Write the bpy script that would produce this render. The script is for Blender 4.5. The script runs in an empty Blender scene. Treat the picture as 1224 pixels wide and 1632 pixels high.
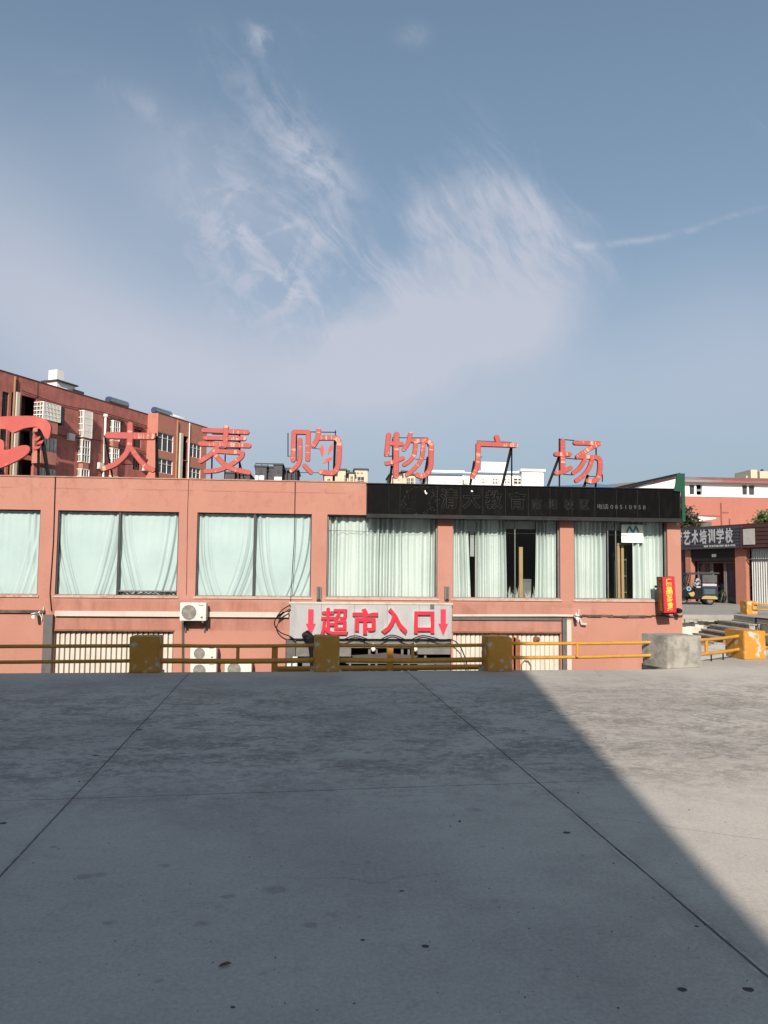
import bpy, bmesh, math, random
from mathutils import Vector, Matrix
random.seed(7)
R = math.radians
S = bpy.context.scene
COL = S.collection

# ------------------------------------------------------------------ camera
FPX, CX, CY = 1226.0, 612.0, 816.0          # focal length / centre in photo pixels
YAW, PITCH, ROLL, EYE = R(4.1), R(4.35), R(0.6), 1.55
cf = Vector((math.sin(YAW)*math.cos(PITCH), math.cos(YAW)*math.cos(PITCH), math.sin(PITCH)))
cr0 = Vector((math.cos(YAW), -math.sin(YAW), 0)); cu0 = cr0.cross(cf)
cr = cr0*math.cos(ROLL) + cu0*math.sin(ROLL)
cu = -cr0*math.sin(ROLL) + cu0*math.cos(ROLL)
CAM = Vector((0, 0, EYE))
cd = bpy.data.cameras.new('camera'); cam = bpy.data.objects.new('camera', cd); COL.objects.link(cam)
m = Matrix((cr, cu, -cf)).transposed().to_4x4(); m.translation = CAM
cam.matrix_world = m
cd.sensor_fit = 'VERTICAL'; cd.sensor_height = 24.0; cd.lens = 24.0*FPX/1632.0
cd.clip_start = 0.05; cd.clip_end = 3000
S.camera = cam
S.render.resolution_x, S.render.resolution_y = 768, 1024

def ray(px, py): return cf + cr*((px-CX)/FPX) - cu*((py-CY)/FPX)
def P(px, py, Y):                            # point of the vertical plane y = Y seen at a photo pixel
    d = ray(px, py); return CAM + d*(Y/d.y)
def G(px, py, Z=0.0):                        # point of the level z = Z seen at a photo pixel
    d = ray(px, py); return CAM + d*((Z-EYE)/d.z)

# ------------------------------------------------------------------ sun, sky, exposure
SUN_AZ, SUN_EL = R(8.0), R(29.0)             # light travels towards +y, 8 degrees to +x
L = Vector((math.sin(SUN_AZ)*math.cos(SUN_EL), math.cos(SUN_AZ)*math.cos(SUN_EL), -math.sin(SUN_EL)))
sl = bpy.data.lights.new('sun', 'SUN'); sl.energy = 4.95; sl.angle = R(0.55); sl.color = (1.0, 0.875, 0.745)
so = bpy.data.objects.new('sun', sl); COL.objects.link(so); so.rotation_euler = L.to_track_quat('-Z', 'Y').to_euler()
so.location = (-5, -20, 40)
S.view_settings.view_transform = 'Standard'; S.view_settings.look = 'None'
S.view_settings.exposure = 0.45; S.view_settings.gamma = 1.0; S.view_settings.use_curve_mapping = False
S.cycles.max_bounces = 8; S.cycles.transparent_max_bounces = 12

# tiny node-expression helper -------------------------------------------------
class V:
    def __init__(s, nt, sock): s.nt, s.o = nt, sock
    def _m(s, op, *a, clamp=False):
        n = s.nt.nodes.new('ShaderNodeMath'); n.operation = op; n.use_clamp = clamp
        for i, x in enumerate((s,)+a):
            if isinstance(x, V): s.nt.links.new(x.o, n.inputs[i])
            else: n.inputs[i].default_value = x
        return V(s.nt, n.outputs[0])
    def __add__(s, b): return s._m('ADD', b)
    __radd__ = __add__
    def __sub__(s, b): return s._m('SUBTRACT', b)
    def __rsub__(s, b): return (s*-1.0)+b
    def __mul__(s, b): return s._m('MULTIPLY', b)
    __rmul__ = __mul__
    def __truediv__(s, b): return s._m('DIVIDE', b)
    def abs(s): return s._m('ABSOLUTE')
    def pow(s, b): return s._m('POWER', b)
    def exp(s): return s._m('EXPONENT')
    def sin(s): return s._m('SINE')
    def sqrt(s): return s._m('SQRT')
    def max(s, b): return s._m('MAXIMUM', b)
    def min(s, b): return s._m('MINIMUM', b)
    def clamp(s): return s._m('ADD', 0.0, clamp=True)
    def step(s, a, b):                       # smoothstep from a to b (a may exceed b)
        n = s.nt.nodes.new('ShaderNodeMapRange'); n.interpolation_type = 'SMOOTHSTEP'
        s.nt.links.new(s.o, n.inputs[0]); lo, hi = (a, b) if a < b else (b, a)
        n.inputs[1].default_value = lo; n.inputs[2].default_value = hi
        n.inputs[3].default_value = 0.0 if a < b else 1.0; n.inputs[4].default_value = 1.0 if a < b else 0.0
        return V(s.nt, n.outputs[0])
def xyz(nt, sock):
    n = nt.nodes.new('ShaderNodeSeparateXYZ'); nt.links.new(sock, n.inputs[0])
    return [V(nt, n.outputs[i]) for i in range(3)]
def vec(nt, x, y, z):
    n = nt.nodes.new('ShaderNodeCombineXYZ')
    for i, a in enumerate((x, y, z)):
        if isinstance(a, V): nt.links.new(a.o, n.inputs[i])
        else: n.inputs[i].default_value = a
    return n.outputs[0]
def noise(nt, v, scale, detail=4, rough=0.55, dist=0.0):
    n = nt.nodes.new('ShaderNodeTexNoise'); nt.links.new(v, n.inputs['Vector'])
    n.inputs['Scale'].default_value = scale; n.inputs['Detail'].default_value = detail
    n.inputs['Roughness'].default_value = rough; n.inputs['Distortion'].default_value = dist
    return V(nt, n.outputs[0])
def mixc(nt, f, a, b, blend='MIX'):
    n = nt.nodes.new('ShaderNodeMix'); n.data_type = 'RGBA'; n.blend_type = blend
    if isinstance(f, V): nt.links.new(f.o, n.inputs[0])
    else: n.inputs[0].default_value = f
    for i, c in ((6, a), (7, b)):
        if isinstance(c, tuple): n.inputs[i].default_value = c if len(c) == 4 else c+(1,)
        else: nt.links.new(c, n.inputs[i])
    return n.outputs[2]

# ------------------------------------------------------------------ world
W = bpy.data.worlds.new('World'); S.world = W; W.use_nodes = True
nt = W.node_tree; nt.nodes.clear()
wo = nt.nodes.new('ShaderNodeOutputWorld'); bg = nt.nodes.new('ShaderNodeBackground')
sk = nt.nodes.new('ShaderNodeTexSky'); sk.sky_type = 'NISHITA'; sk.sun_disc = False
sk.sun_elevation = SUN_EL; sk.sun_rotation = R(188); sk.altitude = 100
sk.air_density = 1.0; sk.dust_density = 2.0; sk.ozone_density = 2.0
tc = nt.nodes.new('ShaderNodeTexCoord')
dx, dy, dz = xyz(nt, tc.outputs['Generated'])
cyw, syw = math.cos(YAW), math.sin(YAW)
fr = dx*syw + dy*cyw                          # along the open view over the roof
sd = dx*cyw - dy*syw
inv = fr.max(0.05)
u = sd/inv; v = dz/inv                        # plane coordinates of the cloud sheet seen over the roof
uv = vec(nt, u, v, 0.0)
def blob(u0, v0, ru, rv, ang=0, p=1.0):
    c, s_ = math.cos(R(ang)), math.sin(R(ang))
    a = ((u-u0)*c + (v-v0)*s_)/ru; b = ((v-v0)*c - (u-u0)*s_)/rv
    return ((a*a + b*b)*-p).exp()
def px(x, y): return (x-612)/1226.0, (909-y)/1226.0
wv = noise(nt, uv, 2.2, 3)
wob = (wv-0.5)*0.16
def streak(ang, lon, sc, det=6, dist=0.6, rough=0.6):   # noise drawn out along a direction
    c, s_ = math.cos(R(ang)), math.sin(R(ang))
    a = (u*c + v*s_)/lon; b = v*c - u*s_ + wob
    return noise(nt, vec(nt, a, b, 1.7+ang*0.01), sc, det, rough, dist)
fine = noise(nt, uv, 26, 5, 0.65, 0.4)
mott = noise(nt, uv, 9, 5, 0.62, 0.8)
low = noise(nt, uv, 1.6, 4, 0.5)
# bright puff right of the middle, its top edge combed by the wind
s1 = streak(52, 4, 22, 7, 0.5, 0.65)
edge = noise(nt, uv, 7.0, 6, 0.62, 0.6)
comb0 = streak(-58, 3.5, 24, 6, 0.4, 0.6)
puff = blob(*px(790, 435), 0.135, 0.125, 15, 1.1).max(blob(*px(815, 330), 0.105, 0.055, -40)*0.95).max(blob(*px(700, 335), 0.060, 0.065, 60)*0.75).max(blob(*px(670, 525), 0.19, 0.085, 22)*0.78).max(blob(*px(720, 400), 0.10, 0.07, 35)*0.8)
puff = (puff + (edge-0.5)*0.55 + (comb0-0.5)*0.95*v.step(0.32, 0.45)).step(0.10, 0.85)
comb = streak(-58, 3.0, 44, 6, 0.35, 0.62)
up_ = v.step(0.335, 0.44)
c1 = puff*(0.74 + 0.24*fine) *(1.0 - up_*(comb.step(0.62, 0.34)*0.50))
# rays combed up and to the left from the fan's foot
s2 = streak(-40, 6, 20, 7, 0.5, 0.65)
s2b = streak(-55, 4, 26, 7, 0.6, 0.65)
f1 = blob(*px(455, 200), 0.13, 0.040, -52)*((s2b*0.7+fine*0.3).step(0.40, 0.62))
f1b = blob(*px(500, 255), 0.06, 0.03, -40)*((s2*0.6+fine*0.4).step(0.40, 0.60))
f2 = blob(*px(560, 385), 0.14, 0.026, -40)*(s2.step(0.40, 0.62))
f2b = blob(*px(480, 345), 0.12, 0.030, -30)*((s2*0.6+mott*0.4).step(0.42, 0.62))
f3 = blob(*px(205, 145), 0.11, 0.018, -25)*(mott.step(0.4, 0.7))
f4 = blob(*px(395, 20), 0.022, 0.022)*(mott*0.5+fine*0.5).step(0.40, 0.60)
f5 = blob(*px(650, 12), 0.02, 0.016)*mott.step(0.4, 0.62)
f6 = blob(*px(810, 230), 0.11, 0.016, -55)*s2b.step(0.42, 0.66)
c2 = f1*0.58 + f1b*0.52 + f2*0.62 + f2b*0.50 + f3*0.30 + f4*0.6 + f5*0.35 + f6*0.22
# mottled patch on the left
s3 = streak(-60, 2.0, 24, 6, 0.8)
mot2 = noise(nt, uv, 19, 6, 0.62, 0.7)
c3 = blob(*px(410, 385), 0.125, 0.075, -55)*((mot2*0.6+s3*0.4).step(0.42, 0.60))*0.70 + blob(*px(470, 460), 0.06, 0.02, 10)*mot2.step(0.45, 0.62)*0.4
# wide veil from the left and along the horizon
veil = blob(*px(420, 600), 0.22, 0.07, -10)*0.25 + blob(*px(10, 440), 0.38, 0.16, -36)*0.66 + blob(*px(660, 590), 0.34, 0.10, 4)*0.48 + blob(*px(310, 290), 0.17, 0.08, -40)*0.36 + blob(*px(1210, 560), 0.14, 0.12)*0.42 + blob(*px(880, 640), 0.30, 0.07)*0.22 + blob(*px(250, 560), 0.25, 0.08, -20)*0.22
veil = veil*(0.55 + 0.85*low)*(0.8 + 0.4*wv)
# contrail
ct = ((v - (0.428 - (u-0.248)*-0.215) + (u*22.0).sin()*0.004 - (u-0.37)*(u-0.37)*0.2 + (mott-0.5)*0.010 + (fine-0.5)*0.008).abs())
cont = (ct*ct*-52000.0).exp()*u.step(0.235, 0.26)*((mot2*0.5+fine*0.5).step(0.40, 0.58)*0.8+0.2)*(u.step(0.60, 0.30)*0.7+0.3)*0.42
elev = dz.max(0.0)
hor = (elev*-2.3).exp()                      # ground haze
f_ = fr.step(0.0, 0.25)
cloud = ((c1 + c2 + c3 + cont + veil)*f_ + (1.0-f_)*noise(nt, tc.outputs['Generated'], 3.0, 5).step(0.4, 0.8)*0.5).clamp()
skc = nt.nodes.new('ShaderNodeVectorMath'); skc.operation = 'MULTIPLY'
nt.links.new(sk.outputs[0], skc.inputs[0]); skc.inputs[1].default_value = (1.30, 1.42, 1.29)
SKB = 1.0
col = mixc(nt, (hor*0.95).clamp(), skc.outputs[0], (3.30*SKB, 3.85*SKB, 4.85*SKB))
col = mixc(nt, (cloud*0.92).clamp(), col, (5.45*SKB, 5.75*SKB, 6.75*SKB))
nt.links.new(col, bg.inputs[0]); bg.inputs[1].default_value = 0.0735
nt.links.new(bg.outputs[0], wo.inputs[0])

# ------------------------------------------------------------------ materials
MATS = {}
def newmat(name):
    m = bpy.data.materials.new(name); m.use_nodes = True; t = m.node_tree
    b = t.nodes['Principled BSDF']; MATS[name] = m
    return m, t, b
KEEP = {'white_wall', 'white_paint', 'chipped_yellow_paint', 'yellow_pipe_paint', 'black_sign_panel', 'glue_outline', 'pale_glue', 'dark_interior', 'pale_cloth', 'far_ground', 'white_sheet', 'plain_render'}
ALB = (0.74, 0.77, 0.79)
def mat(name, c, dark=None, amt=0.5, scale=1.2, rough=0.75, streak=1.0, bump=0.0, fine=0.12, metal=0.0, lo=0.45, hi=0.72, spec=0.35, chip=None, chip_lo=0.66, chip_scale=6):
    m, t, b = newmat(name)
    co = t.nodes.new('ShaderNodeTexCoord').outputs['Object']
    x, y, z = xyz(t, co)
    v1 = vec(t, x*streak, y*streak, z)
    n1 = noise(t, v1, scale, 6, 0.62, 0.3); n2 = noise(t, co, scale*14, 4, 0.7)
    d = dark or tuple(q*0.6 for q in c)
    if name not in KEEP: c, d = (tuple(q*k for q, k in zip(a, ALB)) for a in (c, d)); chip = chip and tuple(q*k for q, k in zip(chip, ALB))
    colr = mixc(t, n1.step(lo, hi)*amt, c, d)
    f = n2*(2*fine) + (1.0-fine)
    colr = mixc(t, 1.0, colr, vec(t, f, f, f), 'MULTIPLY')
    if chip:
        n3 = noise(t, co, chip_scale, 6, 0.62, 0.2)
        colr = mixc(t, n3.step(chip_lo, chip_lo+0.03), colr, chip)
    t.links.new(colr, b.inputs['Base Color'])
    b.inputs['Roughness'].default_value = rough; b.inputs['Metallic'].default_value = metal
    b.inputs['Specular IOR Level'].default_value = spec
    if bump:
        bp = t.nodes.new('ShaderNodeBump'); bp.inputs['Strength'].default_value = bump; bp.inputs['Distance'].default_value = 0.02
        t.links.new((n1*0.5+n2*0.5).o, bp.inputs['Height']); t.links.new(bp.outputs[0], b.inputs['Normal'])
    return m
def wallmat():
    m, t, b = newmat('salmon_paint')
    co = t.nodes.new('ShaderNodeTexCoord').outputs['Object']
    x, y, z = xyz(t, co); z = z - 3.0            # heights measured from the deck level
    st = noise(t, vec(t, x*1.7, y*2.0, z*0.45), 1.9, 8, 0.68, 0.35)
    big = noise(t, co, 0.7, 5, 0.6, 0.4); fn = noise(t, co, 16, 5, 0.7)
    sp = noise(t, co, 5.5, 6, 0.7, 0.6)
    c = mixc(t, big.step(0.35, 0.7)*0.5, (0.369, 0.182, 0.143), (0.315, 0.152, 0.120))
    band = z.step(0.80, 0.66)*z.step(-0.06, 0.02)*x.step(-7.0, -6.85)*x.step(6.5, 6.35)          # grimy spandrel under the sills
    c = mixc(t, (band*(st.step(0.38, 0.66)*0.55 + 0.22)).clamp(), c, (0.241, 0.107, 0.086))
    par = z.step(3.0, 3.2)*sp.step(0.52, 0.72)*0.55        # mould spots on the parapet
    c = mixc(t, par, c, (0.241, 0.122, 0.093))
    crack = (z - 3.55 + (big-0.5)*0.08 + (sp-0.5)*0.04).abs().step(0.018, 0.006)*big.step(0.42, 0.5)*0.5
    c = mixc(t, crack, c, (0.181, 0.093, 0.071))
    drip = (st.step(0.54, 0.70)*(0.22 + 0.45*z.step(3.2, 3.84) + 0.5*z.step(0.1, 0.85)*z.step(0.9, 0.8))).clamp()
    c = mixc(t, drip, c, (0.255, 0.118, 0.093))
    rep_ = noise(t, vec(t, x, y, z+40.0), 0.45, 3, 0.5, 0.3).step(0.56, 0.575)*0.22
    c = mixc(t, rep_, c, (0.402, 0.229, 0.186))
    grit = noise(t, co, 38, 3, 0.7).step(0.62, 0.72)*0.22
    c = mixc(t, grit, c, (0.241, 0.122, 0.093))
    pale = sp.step(0.36, 0.29)*0.45
    c = mixc(t, pale, c, (0.442, 0.257, 0.200))
    f = fn*0.2 + 0.9
    c = mixc(t, 1.0, c, vec(t, f, f, f), 'MULTIPLY')
    t.links.new(c, b.inputs['Base Color']); b.inputs['Roughness'].default_value = 0.85; b.inputs['Specular IOR Level'].default_value = 0.2
    bp = t.nodes.new('ShaderNodeBump'); bp.inputs['Strength'].default_value = 0.35; bp.inputs['Distance'].default_value = 0.01
    t.links.new((fn+big).o, bp.inputs['Height']); t.links.new(bp.outputs[0], b.inputs['Normal'])
    return m
def deckmat():
    m, t, b = newmat('worn_concrete')
    co = t.nodes.new('ShaderNodeTexCoord').outputs['Object']
    x, y, z = xyz(t, co)
    flat = vec(t, x, y, 0.0)
    big = noise(t, flat, 0.35, 5, 0.55); mid = noise(t, vec(t, x*0.8, y*1.1, 0.0), 1.7, 9, 0.72, 0.5)
    med = noise(t, flat, 5, 6, 0.65, 0.3); fn = noise(t, flat, 48, 4, 0.75); gr = noise(t, flat, 190, 2, 0.6)
    c = mixc(t, big.step(0.3, 0.7), (0.44, 0.415, 0.378), (0.365, 0.345, 0.315))
    zone = y.step(4.6, 6.6)*y.step(11.7, 9.3)*0.9 + 0.1        # wheel-worn strip in front of the rail
    mot = noise(t, vec(t, x*0.8, y*1.1, 7.0), 7.5, 6, 0.7, 0.8)
    mot3 = noise(t, vec(t, x*0.85, y, 2.0), 15, 6, 0.75, 0.6)
    patch = (mid*0.50+mot*0.28+mot3*0.48-0.13).step(0.43, 0.61)*zone
    c = mixc(t, patch*0.78, c, (0.13, 0.12, 0.11))
    c = mixc(t, big.step(0.46, 0.62)*0.30, c, (0.27, 0.25, 0.232))
    c = mixc(t, noise(t, vec(t, x, y, 11.0), 0.9, 5, 0.6, 1.2).step(0.52, 0.68)*0.28, c, (0.25, 0.235, 0.22))
    c = mixc(t, mot.step(0.52, 0.7)*(0.10+0.35*zone)*big.step(0.3, 0.6), c, (0.20, 0.185, 0.17))
    c = mixc(t, mot3.step(0.43, 0.3)*0.35*(zone*0.7+0.3), c, (0.54, 0.51, 0.47))
    c = mixc(t, med.step(0.58, 0.74)*0.3, c, (0.22, 0.205, 0.19))
    c = mixc(t, med.step(0.42, 0.28)*0.3, c, (0.50, 0.48, 0.44))
    sm = noise(t, vec(t, x*0.9+3.0, y*0.9, 4.0), 3.2, 3, 0.5)
    c = mixc(t, sm.step(0.72, 0.80)*0.55, c, (0.15, 0.14, 0.13))
    jw = (med-0.5)*0.016 + (big-0.5)*0.03 + (fn-0.5)*0.006
    wj = med*0.010 + 0.001                                     # ragged width of the saw cuts
    def cut(d_, k=1.0): return (d_.abs() - wj*k).step(0.003, -0.002)
    lines = cut(x+1.394+jw)*0.85
    lines = lines.max(cut(x-1.88+jw)*0.95)
    lines = lines.max(cut(x-5.08+jw, 0.8)*0.45)
    cj = cut(y-5.56 - x*0.03 + jw*2.2, 0.75)*(mid.step(0.34, 0.46)*0.7+0.3)*x.step(2.6, 1.9)
    lines = lines.max(cj*0.85)
    c2_ = cut(y - 6.05 + x*0.62 + jw*2.5 + (mid-0.5)*0.15, 0.8)*x.step(1.75, 2.0)*0.35
    vn = t.nodes.new('ShaderNodeTexVoronoi'); vn.feature = 'DISTANCE_TO_EDGE'; vn.inputs['Scale'].default_value = 0.42
    t.links.new(vec(t, x+(mid-0.5)*1.1+(med-0.5)*0.25, y+(med-0.5)*0.3+(big-0.5)*1.2, 0.0), vn.inputs['Vector'])
    crk = V(t, vn.outputs[0]).step(0.0035, 0.001)*big.step(0.49, 0.62)*0.35
    lines = lines.max(c2_).max(crk)
    halo = (x-1.88+jw*3.0).abs().step(0.10, 0.0)*0.30
    c = mixc(t, (halo.max((x+1.394+jw*3.0).abs().step(0.09, 0.0)*0.22))*mid.step(0.35, 0.6), c, (0.16, 0.15, 0.14))
    pale = ((x-1.88+jw).abs()-0.017).abs().step(0.010, 0.0).max(((x+1.394+jw).abs()-0.016).abs().step(0.010, 0.0))
    c = mixc(t, pale*med.step(0.5, 0.62)*0.5, c, (0.55, 0.53, 0.49))
    c = mixc(t, lines*0.9, c, (0.04, 0.037, 0.035))
    # pale scraped edges here and there along the cuts
    # old gum and oil drops
    drops = None
    for (X, Y, r_) in SPOTS:
        dd = ((x-X)*(x-X) + (y-Y)*(y-Y)*1.3).sqrt() + (fn-0.5)*0.014 + (med-0.5)*0.02
        k = dd.step(r_, r_*0.78)
        drops = k if drops is None else drops.max(k)
    c = mixc(t, drops*0.9, c, (0.018, 0.017, 0.018))
    soft = None
    for (X, Y, r_) in STAINS:
        dd = ((x-X)*(x-X)*0.8 + (y-Y)*(y-Y)*1.3).sqrt() + (med-0.5)*0.14 + (mot-0.5)*0.05
        k = dd.step(r_*0.62, r_*0.15); soft = k if soft is None else soft.max(k)
    c = mixc(t, soft*0.42, c, (0.15, 0.14, 0.135))
    # tiny pits and pale grains
    pit = noise(t, flat, 24, 2, 0.5)
    c = mixc(t, pit.step(0.71, 0.76)*0.4, c, (0.09, 0.085, 0.08))
    c = mixc(t, pit.step(0.26, 0.21)*0.4, c, (0.48, 0.46, 0.43))
    f = fn*0.8 + gr*0.5 + 0.35
    c = mixc(t, 1.0, c, vec(t, f, f, f), 'MULTIPLY')
    t.links.new(c, b.inputs['Base Color'])
    b.inputs['Roughness'].default_value = 0.82; b.inputs['Specular IOR Level'].default_value = 0.3
    bp = t.nodes.new('ShaderNodeBump'); bp.inputs['Strength'].default_value = 0.5; bp.inputs['Distance'].default_value = 0.006
    t.links.new((fn*0.5+gr*0.3+med*0.8-lines*1.5).o, bp.inputs['Height']); t.links.new(bp.outputs[0], b.inputs['Normal'])
    return m
DA = R(3.1); dc, ds = math.cos(DA), math.sin(DA)
def DL(p): return (p[0]*dc+p[1]*ds, -p[0]*ds+p[1]*dc)     # world -> deck axes
def DW(x, y, z=0.0): return Vector((x*dc-y*ds, x*ds+y*dc, z))
SPOTS = [DL(G(*q))+(r_,) for q, r_ in (((678,1508),.019),((1087,1577),.021),((1193,1577),.024),((903,1327),.026),((578,1498),.011),((5,1312),.026),((1110,1476),.012),((835,1165),.03),((876,1132),.03),((152,1204),.03),((222,1163),.035),((985,1606),.007),((640,1640),.008),((371,1605),.008),((640,1420),.010))]
STAINS = [DL(G(*q))+(r_,) for q, r_ in (((440,1418),.10),((175,1471),.075),((322,1472),.07),((492,1474),.055),((265,1379),.075),((363,1429),.05),((250,1563),.05),((135,1397),.07),((160,1394),.07),((85,1350),.06),((585,1375),.05),((870,1545),.05),((790,1435),.08))]
salmon = wallmat()
deck_m = deckmat()
conc = mat('grey_concrete', (0.40, 0.375, 0.33), (0.20, 0.185, 0.165), 0.8, 5.0, 0.85, bump=0.5, fine=0.3, lo=0.42, hi=0.66)
concl = mat('whitewashed_concrete', (0.66, 0.62, 0.56), (0.36, 0.33, 0.30), 0.8, 1.8, 0.85, fine=0.15, chip=(0.30, 0.27, 0.24), chip_lo=0.6, chip_scale=1.4)
yard_m = mat('yard_concrete', (0.36, 0.34, 0.31), (0.24, 0.225, 0.20), 0.7, 0.8, 0.85)
land_m = mat('far_ground', (0.20, 0.20, 0.15), (0.11, 0.13, 0.08), 0.8, 0.02, 0.9)
yel = mat('chipped_yellow_paint', (0.41, 0.195, 0.028), (0.41, 0.255, 0.085), 0.7, 5.0, 0.65, fine=0.25, bump=0.4, chip=(0.42, 0.39, 0.33), chip_lo=0.575, chip_scale=4.5)
yelp = mat('yellow_pipe_paint', (0.43, 0.22, 0.034), (0.30, 0.14, 0.025), 0.6, 5.0, 0.45, fine=0.12, chip=(0.16, 0.06, 0.025), chip_lo=0.655, chip_scale=6)
blackm = mat('black_steel', (0.010, 0.010, 0.011), None, 0.3, 3, 0.5, spec=0.15)
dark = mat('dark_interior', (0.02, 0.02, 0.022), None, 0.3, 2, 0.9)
alu = mat('dull_aluminium', (0.22, 0.225, 0.225), (0.12, 0.12, 0.12), 0.6, 3, 0.45, metal=0.6)
dframe = mat('dark_window_frame', (0.045, 0.046, 0.05), None, 0.4, 3, 0.5)
greyp = mat('grey_sign_panel', (0.43, 0.425, 0.43), (0.30, 0.29, 0.29), 0.5, 1.3, 0.42, streak=4, fine=0.05)
redl = mat('red_sign_letter', (0.62, 0.022, 0.055), (0.45, 0.02, 0.04), 0.4, 4, 0.4, fine=0.05)
redarrow = mat('bright_red_arrow', (0.80, 0.045, 0.09), None, 0.1, 3, 0.4, fine=0.03)
whitep = mat('white_paint', (0.78, 0.77, 0.74), (0.62, 0.60, 0.56), 0.4, 1.0, 0.6, fine=0.05)
creamp = mat('cream_shutter', (0.68, 0.62, 0.53), (0.52, 0.43, 0.34), 0.6, 1.6, 0.5, streak=5, fine=0.06, chip=(0.24, 0.075, 0.035), chip_lo=0.705, chip_scale=1.7)
pipew = mat('white_plastic_pipe', (0.62, 0.54, 0.48), (0.42, 0.33, 0.28), 0.5, 2, 0.5)
pipeg = mat('grey_downpipe', (0.125, 0.117, 0.112), (0.05, 0.046, 0.043), 0.6, 3, 0.6, fine=0.2)
acw = mat('aged_white_casing', (0.74, 0.72, 0.66), (0.58, 0.53, 0.45), 0.5, 3, 0.5, fine=0.05)
acg = mat('fan_guard_grey', (0.20, 0.19, 0.175), (0.12, 0.11, 0.10), 0.5, 6, 0.6)
blackg = mat('black_sign_panel', (0.0035, 0.0035, 0.004), (0.010, 0.0095, 0.009), 0.6, 2.0, 0.5, streak=3, spec=0.04, fine=0.3)
ghost = mat('glue_outline', (0.035, 0.034, 0.033), None, 0.3, 4, 0.7, spec=0.2)
trim = mat('sign_trim', (0.032, 0.032, 0.033), (0.012, 0.012, 0.012), 0.6, 3, 0.5, spec=0.1)
greenp = mat('green_panel', (0.006, 0.075, 0.042), (0.005, 0.05, 0.03), 0.4, 1.2, 0.4, fine=0.05)
woodp = mat('pale_wood', (0.42, 0.27, 0.13), (0.30, 0.18, 0.08), 0.5, 3, 0.6, streak=4)
boxred = mat('light_box_red', (0.72, 0.025, 0.04), None, 0.15, 2, 0.35, fine=0.03)
boxside = mat('light_box_side', (0.22, 0.03, 0.02), None, 0.3, 4, 0.5)
boxyel = mat('yellow_lettering', (0.85, 0.62, 0.12), None, 0.1, 3, 0.4, fine=0.03)
boxor = mat('faded_orange_lettering', (0.45, 0.20, 0.06), None, 0.3, 8, 0.5)
tealm = mat('teal_mark', (0.05, 0.30, 0.29), None, 0.2, 3, 0.6)
paper = mat('pale_cloth', (0.80, 0.84, 0.80), (0.66, 0.72, 0.68), 0.4, 2, 0.8, fine=0.05)
blueroof = mat('blue_steel_roof', (0.16, 0.32, 0.52), (0.12, 0.24, 0.4), 0.4, 0.4, 0.5)
greyroof = mat('weathered_steel_roof', (0.34, 0.36, 0.37), (0.22, 0.23, 0.24), 0.6, 1.0, 0.5, streak=3)
brick = mat('red_render', (0.52, 0.175, 0.142), (0.33, 0.115, 0.095), 0.85, 0.9, 0.9, streak=1.6, fine=0.25, lo=0.38, hi=0.68, chip=(0.55, 0.27, 0.22), chip_lo=0.66, chip_scale=1.1)
brickl = mat('salmon_render', (0.54, 0.215, 0.16), (0.42, 0.16, 0.12), 0.7, 0.9, 0.88, streak=1.6, fine=0.2)
glassd = mat('dark_pane', (0.05, 0.055, 0.06), (0.11, 0.115, 0.12), 0.6, 1.1, 0.08, spec=0.6)
creamw = mat('cream_wall', (0.62, 0.55, 0.42), None, 0.2, 0.1, 0.8)
slate = mat('dark_grey_cladding', (0.07, 0.07, 0.085), None, 0.3, 0.2, 0.7)
whitew = mat('white_wall', (0.80, 0.79, 0.77), (0.70, 0.68, 0.66), 0.3, 0.1, 0.7, fine=0.04)
chrome = mat('polished_steel_tank', (0.62, 0.62, 0.62), None, 0.2, 2, 0.3, metal=0.9)
bluecap = mat('blue_end_cap', (0.06, 0.07, 0.16), None, 0.2, 2, 0.5)
barkm = mat('bark', (0.09, 0.065, 0.045), None, 0.5, 5, 0.9)
louv = mat('maroon_louvre', (0.085, 0.038, 0.036), (0.05, 0.025, 0.024), 0.5, 2, 0.6)
slatm = mat('grey_violet_slat', (0.060, 0.058, 0.075), (0.035, 0.034, 0.045), 0.5, 2, 0.6)
galv = mat('galvanised_shutter', (0.62, 0.63, 0.61), (0.45, 0.45, 0.43), 0.5, 1.2, 0.5, streak=4)
rust = mat('brown_step_paint', (0.30, 0.15, 0.12), (0.20, 0.11, 0.09), 0.6, 4, 0.85)
tyre = mat('rubber', (0.02, 0.02, 0.02), None, 0.2, 3, 0.8)
trikeb = mat('black_vehicle_paint', (0.010, 0.011, 0.013), None, 0.2, 3, 0.4, spec=0.15)
trikeblue = mat('dark_blue_vehicle_paint', (0.022, 0.03, 0.06), None, 0.2, 3, 0.3)
trikegrn = mat('teal_side_panel', (0.06, 0.10, 0.12), None, 0.2, 3, 0.4)
trikeyel = mat('yellow_vehicle_paint', (0.46, 0.33, 0.10), None, 0.2, 3, 0.4)
lampb = mat('pale_blue_lens', (0.22, 0.36, 0.46), None, 0.1, 3, 0.2)
leafred = mat('dry_leaf', (0.16, 0.045, 0.022), (0.25, 0.10, 0.05), 0.6, 30, 0.7)
def leafmat(name, a, b_):
    m, t, b = newmat(name)
    oi = t.nodes.new('ShaderNodeTexCoord').outputs['Object']
    n = noise(t, oi, 2.2, 4, 0.6); n2 = noise(t, oi, 30, 2)
    c = mixc(t, (n*0.6+n2*0.5).step(0.38, 0.7), a, b_)
    t.links.new(c, b.inputs['Base Color']); b.inputs['Roughness'].default_value = 0.6
    return m
leafd = leafmat('dark_foliage', (0.030, 0.032, 0.018), (0.055, 0.052, 0.03))
leafg = leafmat('green_foliage', (0.035, 0.065, 0.018), (0.085, 0.125, 0.035))
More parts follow.
